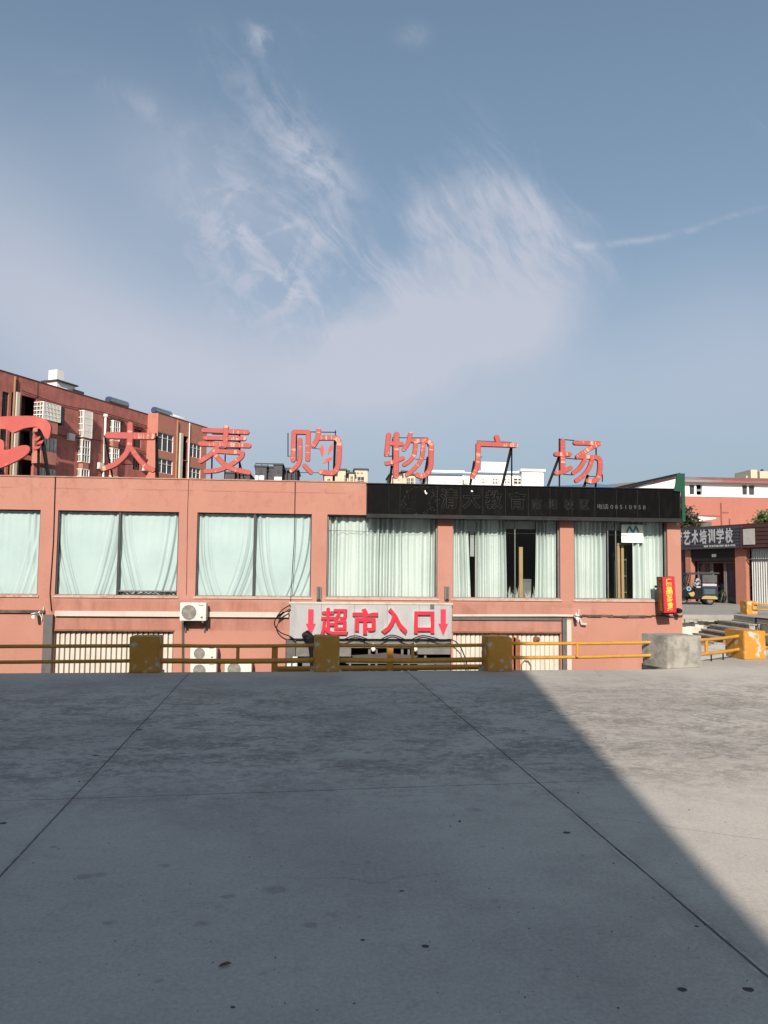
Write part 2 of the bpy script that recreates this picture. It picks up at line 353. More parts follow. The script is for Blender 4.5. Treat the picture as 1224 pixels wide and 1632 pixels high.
def letterred():
    m, t, b = newmat('faded_red_strip')
    uvn = t.nodes.new('ShaderNodeUVMap'); a, c_, _ = xyz(t, uvn.outputs[0])
    co = t.nodes.new('ShaderNodeTexCoord').outputs['Object']
    seg = noise(t, vec(t, a*1.0, 3.0, 0.0), 7.0, 4, 0.75)
    bl = noise(t, co, 1.6, 3, 0.5); fn = noise(t, co, 26, 4, 0.7)
    c = mixc(t, fn.step(0.3, 0.7), (0.36, 0.074, 0.064), (0.31, 0.054, 0.049))
    peel = ((seg-0.5)*2.2 + (bl-0.5)*1.2 + (fn-0.5)*0.5).step(0.16, 0.26)*(c_.abs().step(0.9, 0.7))
    c = mixc(t, peel*0.9, c, (0.52, 0.345, 0.245))
    tick = noise(t, vec(t, a*3.0, 9.0, 0.0), 9.0, 2, 0.5)
    c = mixc(t, tick.step(0.64, 0.70)*(c_.abs().step(0.95, 0.7))*0.5, c, (0.49, 0.18, 0.12))
    rim = c_.abs().step(0.80, 0.97)
    c = mixc(t, rim*0.6, c, (0.37, 0.085, 0.075))
    t.links.new(c, b.inputs['Base Color']); b.inputs['Roughness'].default_value = 0.55; b.inputs['Specular IOR Level'].default_value = 0.3
    return m
redstrip = letterred()
def glassmat(name, tint, refl):
    m, t, b = newmat(name); t.nodes.remove(b)
    o = t.nodes['Material Output']
    tr = t.nodes.new('ShaderNodeBsdfTransparent'); tr.inputs[0].default_value = tint+(1,)
    gl = t.nodes.new('ShaderNodeBsdfGlossy'); gl.inputs['Roughness'].default_value = 0.04
    lw = t.nodes.new('ShaderNodeLayerWeight'); lw.inputs[0].default_value = 0.25
    mx = t.nodes.new('ShaderNodeMixShader')
    f = V(t, lw.outputs['Fresnel'])*refl
    t.links.new(f.o, mx.inputs[0]); t.links.new(tr.outputs[0], mx.inputs[1]); t.links.new(gl.outputs[0], mx.inputs[2])
    t.links.new(mx.outputs[0], o.inputs[0]); return m
glass_t = glassmat('teal_glass', (0.88, 0.94, 0.93), 1.0)
glass_c = glassmat('clear_glass', (0.93, 0.97, 0.955), 0.9)
def clothmat(name, c, d):
    m, t, b = newmat(name)
    co = t.nodes.new('ShaderNodeTexCoord').outputs['Object']; x, y, z = xyz(t, co)
    n = noise(t, co, 1.1, 4); f = noise(t, co, 40, 3, 0.7)
    cc = mixc(t, n.step(0.3, 0.75)*0.7, c, d)
    g = f*0.16+0.92; cc = mixc(t, 1.0, cc, vec(t, g, g, g), 'MULTIPLY')
    t.links.new(cc, b.inputs['Base Color']); b.inputs['Roughness'].default_value = 0.9; b.inputs['Specular IOR Level'].default_value = 0.1
    return m
cloth_b = clothmat('blue_green_cloth', (0.45, 0.515, 0.54), (0.385, 0.45, 0.475))
cloth_w = clothmat('off_white_curtain', (0.485, 0.545, 0.545), (0.41, 0.465, 0.465))

# ------------------------------------------------------------------ mesh builders
class MB:
    def __init__(s): s.v, s.f, s.mi, s.uv = [], [], [], {}
    def quad(s, a, b, c, d, k=0):
        i = len(s.v); s.v += [tuple(a), tuple(b), tuple(c), tuple(d)]; s.f.append((i, i+1, i+2, i+3)); s.mi.append(k); return s
    def poly(s, pts, k=0):
        i = len(s.v); s.v += [tuple(p) for p in pts]; s.f.append(tuple(range(i, i+len(pts)))); s.mi.append(k); return s
    def box(s, x0, x1, y0, y1, z0, z1, k=0, M=None):
        if x0 > x1: x0, x1 = x1, x0
        if y0 > y1: y0, y1 = y1, y0
        if z0 > z1: z0, z1 = z1, z0
        p = [Vector(q) for q in ((x0,y0,z0),(x1,y0,z0),(x1,y1,z0),(x0,y1,z0),(x0,y0,z1),(x1,y0,z1),(x1,y1,z1),(x0,y1,z1))]
        if M is not None: p = [M @ q for q in p]
        i = len(s.v); s.v += [tuple(q) for q in p]
        for f in ((3,2,1,0),(4,5,6,7),(0,1,5,4),(1,2,6,5),(2,3,7,6),(3,0,4,7)): s.f.append(tuple(i+j for j in f)); s.mi.append(k)
        return s
    def tube(s, pts, r, n=8, k=0, cap=True):
        pts = [Vector(p) for p in pts]; rings = []
        N = len(pts)
        for i, p in enumerate(pts):
            t = (pts[min(i+1, N-1)]-pts[max(i-1, 0)]).normalized()
            ref = Vector((0, 0, 1)) if abs(t.z) < 0.9 else Vector((1, 0, 0))
            a = t.cross(ref).normalized(); b = a.cross(t)
            rr = r[i] if isinstance(r, (list, tuple)) else r
            base = len(s.v)
            for j in range(n):
                w = 2*math.pi*j/n; s.v.append(tuple(p + a*(rr*math.cos(w)) + b*(rr*math.sin(w))))
            rings.append(base)
        for q, w in zip(rings, rings[1:]):
            for j in range(n):
                s.f.append((q+j, q+(j+1) % n, w+(j+1) % n, w+j)); s.mi.append(k)
        if cap:
            s.f.append(tuple(rings[0]+j for j in range(n))); s.mi.append(k)
            s.f.append(tuple(rings[-1]+n-1-j for j in range(n))); s.mi.append(k)
        return s
    def prism(s, pts, d, k=0):               # closed outline (3-D points) swept by vector d
        d = Vector(d); a = [Vector(p) for p in pts]; n = len(a); i = len(s.v)
        s.v += [tuple(p) for p in a] + [tuple(p+d) for p in a]
        s.f.append(tuple(range(i, i+n))); s.mi.append(k); s.f.append(tuple(i+n+j for j in reversed(range(n)))); s.mi.append(k)
        for j in range(n): s.f.append((i+j, i+n+j, i+n+(j+1) % n, i+(j+1) % n)); s.mi.append(k)
        return s
    def torus(s, c, ax, R_, r, n=20, k=0):
        c = Vector(c); ax = Vector(ax).normalized(); a = ax.orthogonal().normalized(); b = ax.cross(a)
        return s.tube([c + a*(R_*math.cos(2*math.pi*i/n)) + b*(R_*math.sin(2*math.pi*i/n)) for i in range(n+1)], r, 6, k, False)
    def disc(s, c, ax, r, n=20, k=0):
        c = Vector(c); ax = Vector(ax).normalized(); a = ax.orthogonal().normalized(); b = ax.cross(a)
        return s.poly([c + a*(r*math.cos(2*math.pi*i/n)) + b*(r*math.sin(2*math.pi*i/n)) for i in range(n)], k)
    def wall(s, x0, x1, z0, z1, y0, y1, holes, k=0):     # a wall in the xz plane with real openings
        xs = sorted({x0, x1, *[min(max(h[i], x0), x1) for h in holes for i in (0, 1)]})
        zs = sorted({z0, z1, *[min(max(h[i], z0), z1) for h in holes for i in (2, 3)]})
        def solid(i, j):
            if i < 0 or j < 0 or i >= len(xs)-1 or j >= len(zs)-1: return False
            cx, cz = (xs[i]+xs[i+1])/2, (zs[j]+zs[j+1])/2
            return not any(h[0] < cx < h[1] and h[2] < cz < h[3] for h in holes)
        for i in range(len(xs)-1):
            for j in range(len(zs)-1):
                if not solid(i, j): continue
                a, b, c, d = xs[i], xs[i+1], zs[j], zs[j+1]
                s.quad((a,y0,c),(b,y0,c),(b,y0,d),(a,y0,d),k); s.quad((b,y1,c),(a,y1,c),(a,y1,d),(b,y1,d),k)
                if not solid(i-1,j): s.quad((a,y1,c),(a,y0,c),(a,y0,d),(a,y1,d),k)
                if not solid(i+1,j): s.quad((b,y0,c),(b,y1,c),(b,y1,d),(b,y0,d),k)
                if not solid(i,j-1): s.quad((a,y1,c),(b,y1,c),(b,y0,c),(a,y0,c),k)
                if not solid(i,j+1): s.quad((a,y0,d),(b,y0,d),(b,y1,d),(a,y1,d),k)
        return s
    def build(s, name, mats, parent=None, smooth=False, bevel=0, loc=None):
        me = bpy.data.meshes.new(name); me.from_pydata(s.v, [], s.f)
        for m_ in (mats if isinstance(mats, (list, tuple)) else [mats]): me.materials.append(m_)
        for p, k in zip(me.polygons, s.mi): p.material_index = k; p.use_smooth = smooth
        if s.uv:
            ul = me.uv_layers.new(name='UVMap')
            for p in me.polygons:
                for li, vi in zip(p.loop_indices, p.vertices): ul.data[li].uv = s.uv.get(vi, (0, 1))
        if bevel:
            bm = bmesh.new(); bm.from_mesh(me); bmesh.ops.remove_doubles(bm, verts=bm.verts, dist=1e-5)
            bmesh.ops.bevel(bm, geom=list(bm.edges), offset=bevel, segments=2, affect='EDGES', profile=0.6); bm.to_mesh(me); bm.free()
        me.update()
        o = bpy.data.objects.new(name, me); COL.objects.link(o)
        if parent: o.parent = parent
        if loc is not None: o.location = loc
        return o
def tag(o, label=None, cat=None, group=None, kind=None):
    if label: o['label'] = label
    if cat: o['category'] = cat
    if group: o['group'] = group
    if kind: o['kind'] = kind
    return o
def thing(name, label, cat, loc=(0, 0, 0), rz=0.0, group=None):
    o = bpy.data.objects.new(name, None); COL.objects.link(o); o.empty_display_size = 0.2
    o.location = loc; o.rotation_euler = (0, 0, rz)
    return tag(o, label, cat, group)
def dup(root, loc, rz, label=None, cat=None):
    r = root.copy(); COL.objects.link(r); r.location = loc; r.rotation_euler = (0, 0, rz)
    if label: r['label'] = label
    for ch in root.children:
        c = ch.copy(); COL.objects.link(c); c.parent = r
        for g in ch.children:
            d = g.copy(); COL.objects.link(d); d.parent = c
    return r
def text_mesh(body, size, offset=0.0, extrude=0.0, outline=0.0):
    c = bpy.data.curves.new('lettering', 'FONT'); c.body = body; c.size = size
    c.offset = offset; c.extrude = extrude; c.align_x = 'CENTER'; c.align_y = 'CENTER'; c.resolution_u = 3
    if outline: c.fill_mode = 'NONE'; c.bevel_depth = outline; c.bevel_resolution = 0
    o = bpy.data.objects.new('lettering', c); COL.objects.link(o)
    bpy.context.view_layer.update()
    dg = bpy.context.evaluated_depsgraph_get(); ev = o.evaluated_get(dg)
    me = bpy.data.meshes.new_from_object(ev, depsgraph=dg)
    bpy.data.objects.remove(o); bpy.data.curves.remove(c)
    return me
def glyph(name, body, centre, w, h, mats, parent=None, bold=0.0, extrude=0.02, axis=None, outline=0.0, tilt=0.0):
    """characters stood up facing -y (or along axis), fitted to w x h metres"""
    me = text_mesh(body, 1.0, bold, extrude, outline)
    xs = [v.co.x for v in me.vertices]; ys = [v.co.y for v in me.vertices]
    ax, ay = (max(xs)+min(xs))/2, (max(ys)+min(ys))/2
    sx, sy = w/max(1e-6, max(xs)-min(xs)), h/max(1e-6, max(ys)-min(ys))
    X = Vector(axis).normalized() if axis else Vector((1, 0, 0)); N = X.cross(Vector((0, 0, 1)))   # N: towards the reader
    c = Vector(centre)
    for v in me.vertices:
        a, b = (v.co.x-ax)*sx, (v.co.y-ay)*sy
        if tilt: a, b = a*math.cos(tilt)-b*math.sin(tilt), a*math.sin(tilt)+b*math.cos(tilt)
        v.co = c + X*a + Vector((0, 0, b)) + N*v.co.z
    me.materials.clear()
    mats = mats if isinstance(mats, (list, tuple)) else [mats]
    for m_ in mats: me.materials.append(m_)
    me.update()
    for p in me.polygons: p.material_index = 0 if (len(mats) == 1 or p.normal.dot(N) > 0.5) else 1
    o = bpy.data.objects.new(name, me); COL.objects.link(o)
    if parent: o.parent = parent
    return o
def smooth_line(pts, n=5):
    if len(pts) < 3: return [Vector(p) for p in pts]
    P_ = [Vector(p) for p in pts]; out = []
    for i in range(len(P_)-1):
        p0, p1, p2, p3 = P_[max(i-1, 0)], P_[i], P_[i+1], P_[min(i+2, len(P_)-1)]
        for k in range(n):
            t = k/n
            out.append(0.5*((2*p1)+(p2-p0)*t+(2*p0-5*p1+4*p2-p3)*t*t+(3*p1-p0-3*p2+p3)*t**3))
    out.append(P_[-1]); return out

# ================================================================== SETTING
b = MB().box(-900, 900, -500, 1600, -3.25, -3.2)
tag(b.build('ground', land_m), kind='structure')
b = MB().poly([(-60, 5, -3.0), (60, 5, -3.0), (60, 60, -3.0), (-60, 60, -3.0)])
tag(b.build('yard', yard_m), kind='structure')
# raised concrete deck the camera stands on: top z = 0, its own axes turned 3.1 degrees
EDGE = 11.95
BLK = [DL(G(228.5, 1073)), DL(G(520.5, 1071)), DL(G(797.5, 1070))]
out = [(-45, -40), (45, -40), (45, 16.2), (12.5, 15.0)]
yb = DL((7.75, 13.85)); gb = DL((5.95, 12.75))
out += [(yb[0]+0.5, yb[1]+0.35), (yb[0]-0.35, yb[1]+0.25), (gb[0]+0.5, gb[1]+0.5), (gb[0]-0.5, gb[1]+0.38), (gb[0]-0.5, EDGE)]
for bx_, by_ in reversed(BLK):
    out += [(bx_+0.24, EDGE), (bx_+0.24, 12.28), (bx_-0.24, 12.28), (bx_-0.24, EDGE)]
out += [(-45, EDGE)]
b = MB().prism([(x, y, 0.0) for x, y in out][::-1], (0, 0, -3.0))
dk = b.build('deck', deck_m); dk.rotation_euler = (0, 0, DA); tag(dk, kind='structure')
bm = bmesh.new(); bm.from_mesh(dk.data); bmesh.ops.recalc_face_normals(bm, faces=bm.faces); bm.to_mesh(dk.data); bm.free()
# upper pavement behind the stairwell, its retaining walls
b = MB().prism([(9.9, 28.5, 0), (15.45, 28.5, 0), (15.25, 24.0, 0), (60, 24.0, 0), (60, 120, 0), (-16, 120, 0), (-16, 34, 0), (9.9, 34, 0)][::-1], (0, 0, -0.16))
tag(b.build('upper_pavement', yard_m), kind='structure')
b = MB().prism([(9.6, 16.2, -0.9), (15.1, 16.4, -0.9), (15.1, 28.45, -0.9), (9.6, 28.45, -0.9)], (0, 0, -2.1))
tag(b.build('lower_terrace', concl), kind='structure')
b = MB().box(9.9, 15.3, 28.62, 28.95, -3, -0.162)
tag(b.build('retaining_wall', concl), 'white patched retaining wall under the broken slab edge behind the stairs', 'wall')
# ragged broken lip of the slab above that wall
b = MB(); xx = 12.6
while xx < 15.2:
    w_ = random.uniform(0.12, 0.3); h_ = random.uniform(0.05, 0.16)
    b.box(xx, xx+w_*0.97, 28.40-random.uniform(0, 0.12), 28.618, -0.165-h_, -0.163)
    xx += w_
tag(b.build('rubble', conc), kind='stuff')
b = MB().prism([(15.15, 24.0, -0.162), (15.45, 24.0, -0.162), (15.45, 28.6, -0.162), (15.31, 28.6, -0.162)], (0, 0, -2.8))
tag(b.build('retaining_wall', conc), 'grey stained retaining wall on the right of the stairs', 'wall')

# ================================================================== SHOPPING BUILDING
Y0 = 20.0
mall = thing('shopping_building', 'long low salmon pink shopping building with curtained windows and red rooftop characters', 'building', (0, Y0, -3))
def M(b_, name, mats, parent=None, **k):                 # world-space mesh parented to a thing at its base
    o = b_.build(name, mats, parent, **k)
    r = parent
    while r is not None and r.parent is not None: r = r.parent
    if r is not None:
        inv_ = (Matrix.Translation(r.location) @ Matrix.Rotation(r.rotation_euler.z, 4, 'Z')).inverted()
        o.data.transform(inv_)
    return o
def GL(name, *a, parent=None, **k):
    o = glyph(name, *a, parent=parent, **k)
    r = parent
    while r is not None and r.parent is not None: r = r.parent
    if r is not None: o.data.transform((Matrix.Translation(r.location) @ Matrix.Rotation(r.rotation_euler.z, 4, 'Z')).inverted())
    return o
WZ0, WZ1 = 0.84, 2.99
WIN = [(-13.4,-10.36), (-10.3+0.1,-7.28), (-6.85,-3.83), (-3.37,-0.44), (-0.04,2.85), (3.25,6.12), (6.49,9.05)]
WIN[0] = (-13.6, -10.62)
holes = [(a, c, WZ0, WZ1) for a, c in WIN]
SH = [(-6.82, -3.88), (3.27, 6.11)]
holes += [(a, c, -3.0, -0.02) for a, c in SH]
ENT = (-1.05, 3.22)
holes += [(ENT[0], ENT[1], -3.0, -0.22)]
XR = 9.42
b = MB().wall(-16.0, XR, -3.0, 3.83, Y0, Y0+0.26, holes)
b.box(-16.0, -15.75, Y0+0.26, 27.8, -3, 3.83); b.box(XR-0.25, XR, Y0+0.26, 27.8, -3, 3.83); b.box(-16.0, XR, 27.8, 28.05, -3, 3.83)
wall = M(b, 'wall', salmon, mall)
b = MB().box(-15.74, XR-0.26, Y0+0.27, 27.79, 3.18, 3.36)
M(b, 'roof', greyroof, mall)
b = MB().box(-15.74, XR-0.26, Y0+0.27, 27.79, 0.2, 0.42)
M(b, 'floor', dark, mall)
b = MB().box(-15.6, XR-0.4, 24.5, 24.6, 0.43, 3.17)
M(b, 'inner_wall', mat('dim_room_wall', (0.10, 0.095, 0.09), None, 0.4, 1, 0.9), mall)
# slim concrete ledge between the floors
b = MB(); b.box(-16.0, -7.06, Y0-0.07, Y0-0.003, 0.40, 0.47); 
xx = 6.40; rr = random.Random(12)
while xx < XR-0.1:
    w_ = min(rr.uniform(0.12, 0.5), XR-xx); h_ = rr.uniform(0.02, 0.07); b.box(xx, xx+w_-0.004, Y0-rr.uniform(0.03, 0.075), Y0-0.003, 0.44-h_, 0.44+rr.uniform(-0.015, 0.012)); xx += w_
M(b, 'ledge', mat('mouldy_ledge', (0.17, 0.11, 0.09), (0.06, 0.045, 0.04), 0.9, 4, 0.9, lo=0.4, hi=0.6), mall)
# coping on the parapet
b = MB().box(-16.02, 0.97, Y0-0.025, Y0+0.30, 3.833, 3.86)
M(b, 'coping', mat('worn_coping', (0.52, 0.26, 0.19), (0.25, 0.14, 0.11), 0.7, 5, 0.9), mall)
# windows
def window(i, x0, x1, kind):
    mull = {1: [0.5], 2: [0.505], 3: [0.5], 5: [0.585], 6: [0.375, 0.46], 0: [0.5], 4: []}[i]
    f = MB(); y0, y1 = (Y0+0.05, Y0+0.10) if i < 4 else (Y0+0.10, Y0+0.15); t = 0.028 if i < 4 else 0.035
    f.box(x0, x1, y0, y1, WZ0, WZ0+t); f.box(x0, x1, y0, y1, WZ1-t, WZ1)
    f.box(x0, x0+t, y0, y1, WZ0+t, WZ1-t); f.box(x1-t, x1, y0, y1, WZ0+t, WZ1-t)
    for k in mull:
        xm = x0+(x1-x0)*k; w_ = 0.028 if i < 5 else 0.012
        f.box(xm-w_, xm+w_, y0-0.01, y1-0.002, WZ0+t, WZ1-t)
    w = M(f, 'window', dframe if i < 4 else alu, mall)
    g = MB().quad((x0+t, y0+0.025, WZ0+t), (x1-t, y0+0.025, WZ0+t), (x1-t, y0+0.025, WZ1-t), (x0+t, y0+0.025, WZ1-t))
    o = M(g, 'pane', glass_t if i < 4 else glass_c, w)
    sb = MB().box(x0-0.04, x1+0.04, Y0-0.035, Y0-0.002, WZ0-0.05, WZ0-0.005)
    sb.box(x0+0.01, x1-0.01, Y0+0.002, y0-0.004, WZ0+0.002, WZ0+0.018)
    M(sb, 'sill', mat('flaking_sill_%d' % i, (0.55, 0.40, 0.34), (0.42, 0.18, 0.13), 0.9, 3.0, 0.8, streak=2, chip=(0.72, 0.66, 0.6), chip_lo=0.62), w)
    return w
for i, (a, c) in enumerate(WIN): window(i, a, c, 0)
# a sash rail low in one leaf (second window)
def sheet(x0, x1, z0, z1, y, fn, nx=120, nz=60):
    b_ = MB()
    for j in range(nz+1):
        for i in range(nx+1):
            a, c = i/nx, j/nz
            b_.v.append((x0+(x1-x0)*a, y+fn(a, c), z0+(z1-z0)*c))
    for j in range(nz):
        for i in range(nx):
            k = j*(nx+1)+i; b_.f.append((k, k+1, k+nx+2, k+nx+1)); b_.mi.append(0)
    return b_
def swag(seed, left=1.0, right=1.0):
    rnd = random.Random(seed); ph = [rnd.uniform(0, 6.28) for _ in range(8)]
    def fn(a, c):
        t = 2*a-1; bb = 1-c                           # bb: 0 at the top, 1 at the bottom
        t += 0.05*math.sin(ph[7])*(1-bb)
        s_ = left if t < 0 else right; o_ = 0.0 if t < 0 else 1.7
        q = abs(t) + (0.50+0.06*math.sin(ph[6]))*bb**2.1 + 0.03*math.sin(4*bb+ph[5]+o_)
        near = max(0.0, min(1.0, (q-0.50)/0.30))*max(0.25, min(1.0, (1.40-q)/0.35))
        f = 0.034*near*math.sin(q*25+ph[0]+o_ + 0.5*math.sin(3*bb+ph[1]))*s_
        f += 0.017*near*math.sin(q*49+ph[2]+o_+0.7*math.sin(4*bb+ph[5]))*s_*(0.4+0.6*bb)
        f += 0.007*math.sin(t*21+ph[3]+bb)*max(0, 1-bb*1.6)
        f += 0.010*math.sin(bb*8+abs(t)*3+ph[4])*math.exp(-5*t*t)*bb
        return f - 0.05*math.sin(math.pi*bb)*(1-t*t)*0.6
    return fn
def pleat(seed, n, gather=0.0):
    rnd = random.Random(seed); ph = [rnd.uniform(0, 6.28) for _ in range(8)]
    def fn(a, c):
        w = a + 0.018*math.sin(5*a+ph[0]) + 0.010*math.sin(13*a+ph[1]) + 0.004*math.sin(4*c+ph[2]+9*a)
        amp = 0.085*(0.65+0.4*math.sin(7*a+ph[3]))
        f = amp*math.sin(2*math.pi*n*w+ph[4]) + 0.014*math.sin(2*math.pi*n*1.7*w+ph[5])*(0.5+0.5*math.sin(11*a+ph[6]))
        return f*(0.75+0.25*c) + 0.012*math.sin(3*c+ph[7]+5*a)
    return fn
CG = 'cloth sheets and curtains hung behind the windows'
def curtain(b_, label, m_): tag(b_.build('curtain', m_, None, True), label, 'curtain', CG)
for i, labs in ((0, None), (1, ('pale sheet on the left behind the partly cut off window', 'pale blue green sheet with vertical folds left of the loose black cable')),
                (2, ('blue green sheet with swags, above the cream shutter, without a low rail', 'blue green sheet ending above a low rail over the cream shutter')),
                (3, ('blue green sheet in deep swags just above and right of the air conditioner', 'blue green sheet behind the vertical cable, just left of the white pleated curtain'))):
    if not labs: continue
    x0, x1 = WIN[i]; xm = (x0+x1)/2
    for k, (a, c) in enumerate(((x0+0.012, xm-0.014), (xm+0.014, x1-0.008))):
        fn = swag(10*i+k, 1.0, 1.0) if not (i == 1) else (lambda f1_, f2_: (lambda a_, c_: 0.45*f1_(a_, c_)+0.25*f2_(a_, c_)*c_))(swag(5+k), pleat(3+k, 9))
        z0 = WZ0+0.015 + (0.10 if (i == 2 and k == 1) else 0)
        curtain(sheet(a, c, z0, WZ1-0.012, Y0+0.178, fn), labs[k], cloth_b)
# low rail and rolled cloth under the shortened sheet
x0, x1 = WIN[2]; xm = (x0+x1)/2
b = MB().box(xm+0.03, x1-0.036, Y0+0.05, Y0+0.098, WZ0+0.11, WZ0+0.14)
M(b, 'window_rail', alu, mall)
b = sheet(xm+0.04, x1-0.04, WZ0+0.02, WZ0+0.105, Y0+0.235, pleat(40, 11), 120, 6)
curtain(b, 'narrow strip of white curtain showing below the low window rail', cloth_w)
# pleated curtains on the right
def pl(i, f0, f1, n, seed, label, z1=WZ1-0.05, lean0=0.0, lean1=0.0, z0=WZ0+0.02):
    x0, x1 = WIN[i]; a, c = x0+(x1-x0)*f0, x0+(x1-x0)*f1
    b_ = sheet(a, c, z0, z1, Y0+0.30, pleat(seed, n), 40*max(3, n), 40)
    for k, (x, y, z) in enumerate(b_.v):
        t = (x-a)/(c-a); d = 1-(z-WZ0)/(WZ1-WZ0)
        b_.v[k] = (x + d*(lean0*(1-t)+lean1*t)*(x1-x0) + 0.01*math.sin(6*d+seed)*t*(1-t), y, z)
    curtain(b_, label, cloth_w)
pl(4, 0.012, 0.50, 8, 1, 'off white pleated curtain on the left half of the window above the supermarket sign')
pl(4, 0.497, 0.985, 8, 2, 'off white pleated curtain on the right half of the window above the supermarket sign')
pl(5, 0.01, 0.155, 4, 3, 'narrow white curtain left of the pale wooden post in the second curtained window', lean1=0.03)
pl(5, 0.235, 0.52, 7, 4, 'wide white curtain between two dark gaps in the second curtained window', lean1=0.01)
pl(5, 0.80, 0.985, 5, 5, 'white curtain at the right end of the second curtained window', lean0=-0.012)
pl(6, 0.01, 0.375, 8, 6, 'white curtain left of the dark doorway in the last window', lean1=-0.005)
pl(6, 0.66, 0.985, 6, 7, 'white curtain on the right side of the last window beside the pink corner pier')
# taut wire across the pleats
b = MB()
for i in (4, 5, 6):
    x0, x1 = WIN[i]
    b.tube([(x0+0.03, Y0+0.19, 2.585), ((x0+x1)/2, Y0+0.19, 2.565), (x1-0.03, Y0+0.19, 2.58)], 0.006, 5)
M(b, 'curtain_wire', dframe, mall)
# pale transom strip behind the gaps
b = MB(); b.box(3.70, 3.92, Y0+0.34, Y0+0.36, 2.62, 2.93); b.box(4.75, 5.55, Y0+0.34, Y0+0.36, 2.70, 2.93); b.box(7.40, 8.2, Y0+0.34, Y0+0.36, 2.70, 2.93)
M(b, 'transom', mat('pale_transom', (0.42, 0.45, 0.42), None, 0.4, 3, 0.6), mall)
b = MB()
for x, w_, zt in ((3.98, 0.05, 2.25), (5.18, 0.05, 2.22), (7.88, 0.035, 2.30), (7.99, 0.035, 2.30)): b.box(x-w_, x+w_, Y0+0.45, Y0+0.52, 0.44, zt)
b.box(7.85, 8.3, Y0+0.455, Y0+0.515, 2.31, 2.36)
M(b, 'door_frame', woodp, mall)
b = MB().box(3.78, 3.89, Y0+0.38, Y0+0.40, 1.95, 2.63)
M(b, 'blind', mat('grey_blind', (0.34, 0.36, 0.36), None, 0.3, 3, 0.7), mall)
b = MB(); b.box(8.27, 8.29, Y0+0.9, Y0+1.2, 0.43, 2.3); b.box(7.99, 8.01, Y0+1.1, Y0+1.2, 0.43, 2.3); b.box(8.02, 8.27, Y0+0.9, Y0+1.2, 1.9, 1.93); b.box(8.02, 8.27, Y0+0.9, Y0+1.2, 1.45, 1.48); b.box(8.02, 8.27, Y0+0.9, Y0+1.2, 1.0, 1.03); b.box(8.03, 8.26, Y0+0.92, Y0+1.18, 2.18, 2.26)
tag(b.build('cupboard', mat('dim_grey_furniture', (0.16, 0.17, 0.165), None, 0.3, 3, 0.7)), 'dim grey shelves in the dark room behind the last window', 'cupboard')
tag(MB().box(5.33, 5.66, Y0+1.2, Y0+1.6, 0.43, 1.3).box(5.31, 5.68, Y0+1.18, Y0+1.62, 1.302, 1.35).build('cabinet', MATS['dim_grey_furniture']), 'low dim grey cabinet in the dark gap of the second curtained window', 'cabinet')
# crumpled plastic at the foot of the dark gap
b = MB(); rr = random.Random(4)
for k in range(26):
    x = rr.choice([rr.uniform(4.78, 5.05), rr.uniform(5.25, 5.55)]); h_ = rr.uniform(0.08, 0.34)
    b.poly([(x, Y0+0.3, 0.86), (x+rr.uniform(0.03, 0.07), Y0+0.3, 0.86), (x+rr.uniform(-0.05, 0.08), Y0+0.33, 0.86+h_)])
tag(b.build('plastic_sheet', mat('film', (0.33, 0.36, 0.35), None, 0.5, 8, 0.4)), 'crumpled plastic film at the foot of the dark gap between curtains', 'plastic sheet')
# pale cloth poster with teal marks, taped inside the last window
p0 = P(990, 836, Y0+0.2); p1 = P(1025, 865, Y0+0.2)
po = thing('poster', 'square pale cloth poster with teal marks hung inside the last window', 'poster', (p0.x, Y0+0.19, p1.z))
b = sheet(p0.x, p1.x, p1.z, p0.z, Y0+0.19, lambda a, c: 0.008*math.sin(5*a+3*c), 12, 12)
M(b, 'cloth', paper, po)
b = MB(); zc = p0.z-0.13
for k in (0, 1):
    x = p0.x+0.22+0.17*k
    b.prism([(x-0.10, Y0+0.165, zc-0.09), (x-0.02, Y0+0.165, zc+0.09), (x+0.03, Y0+0.165, zc+0.09), (x+0.11, Y0+0.165, zc-0.08), (x+0.05, Y0+0.165, zc-0.08), (x+0.0, Y0+0.165, zc+0.03), (x-0.05, Y0+0.165, zc-0.09)], (0, 0.01, 0))
M(b, 'mark', tealm, po)
b = MB().tube([(p0.x-0.3, Y0+0.16, p0.z-0.09), (p0.x-0.12, Y0+0.16, p0.z+0.02), (p0.x+0.2, Y0+0.16, p0.z+0.05), (p1.x+0.1, Y0+0.16, p0.z+0.01)], 0.008, 5)
M(b, 'string', dframe, po)

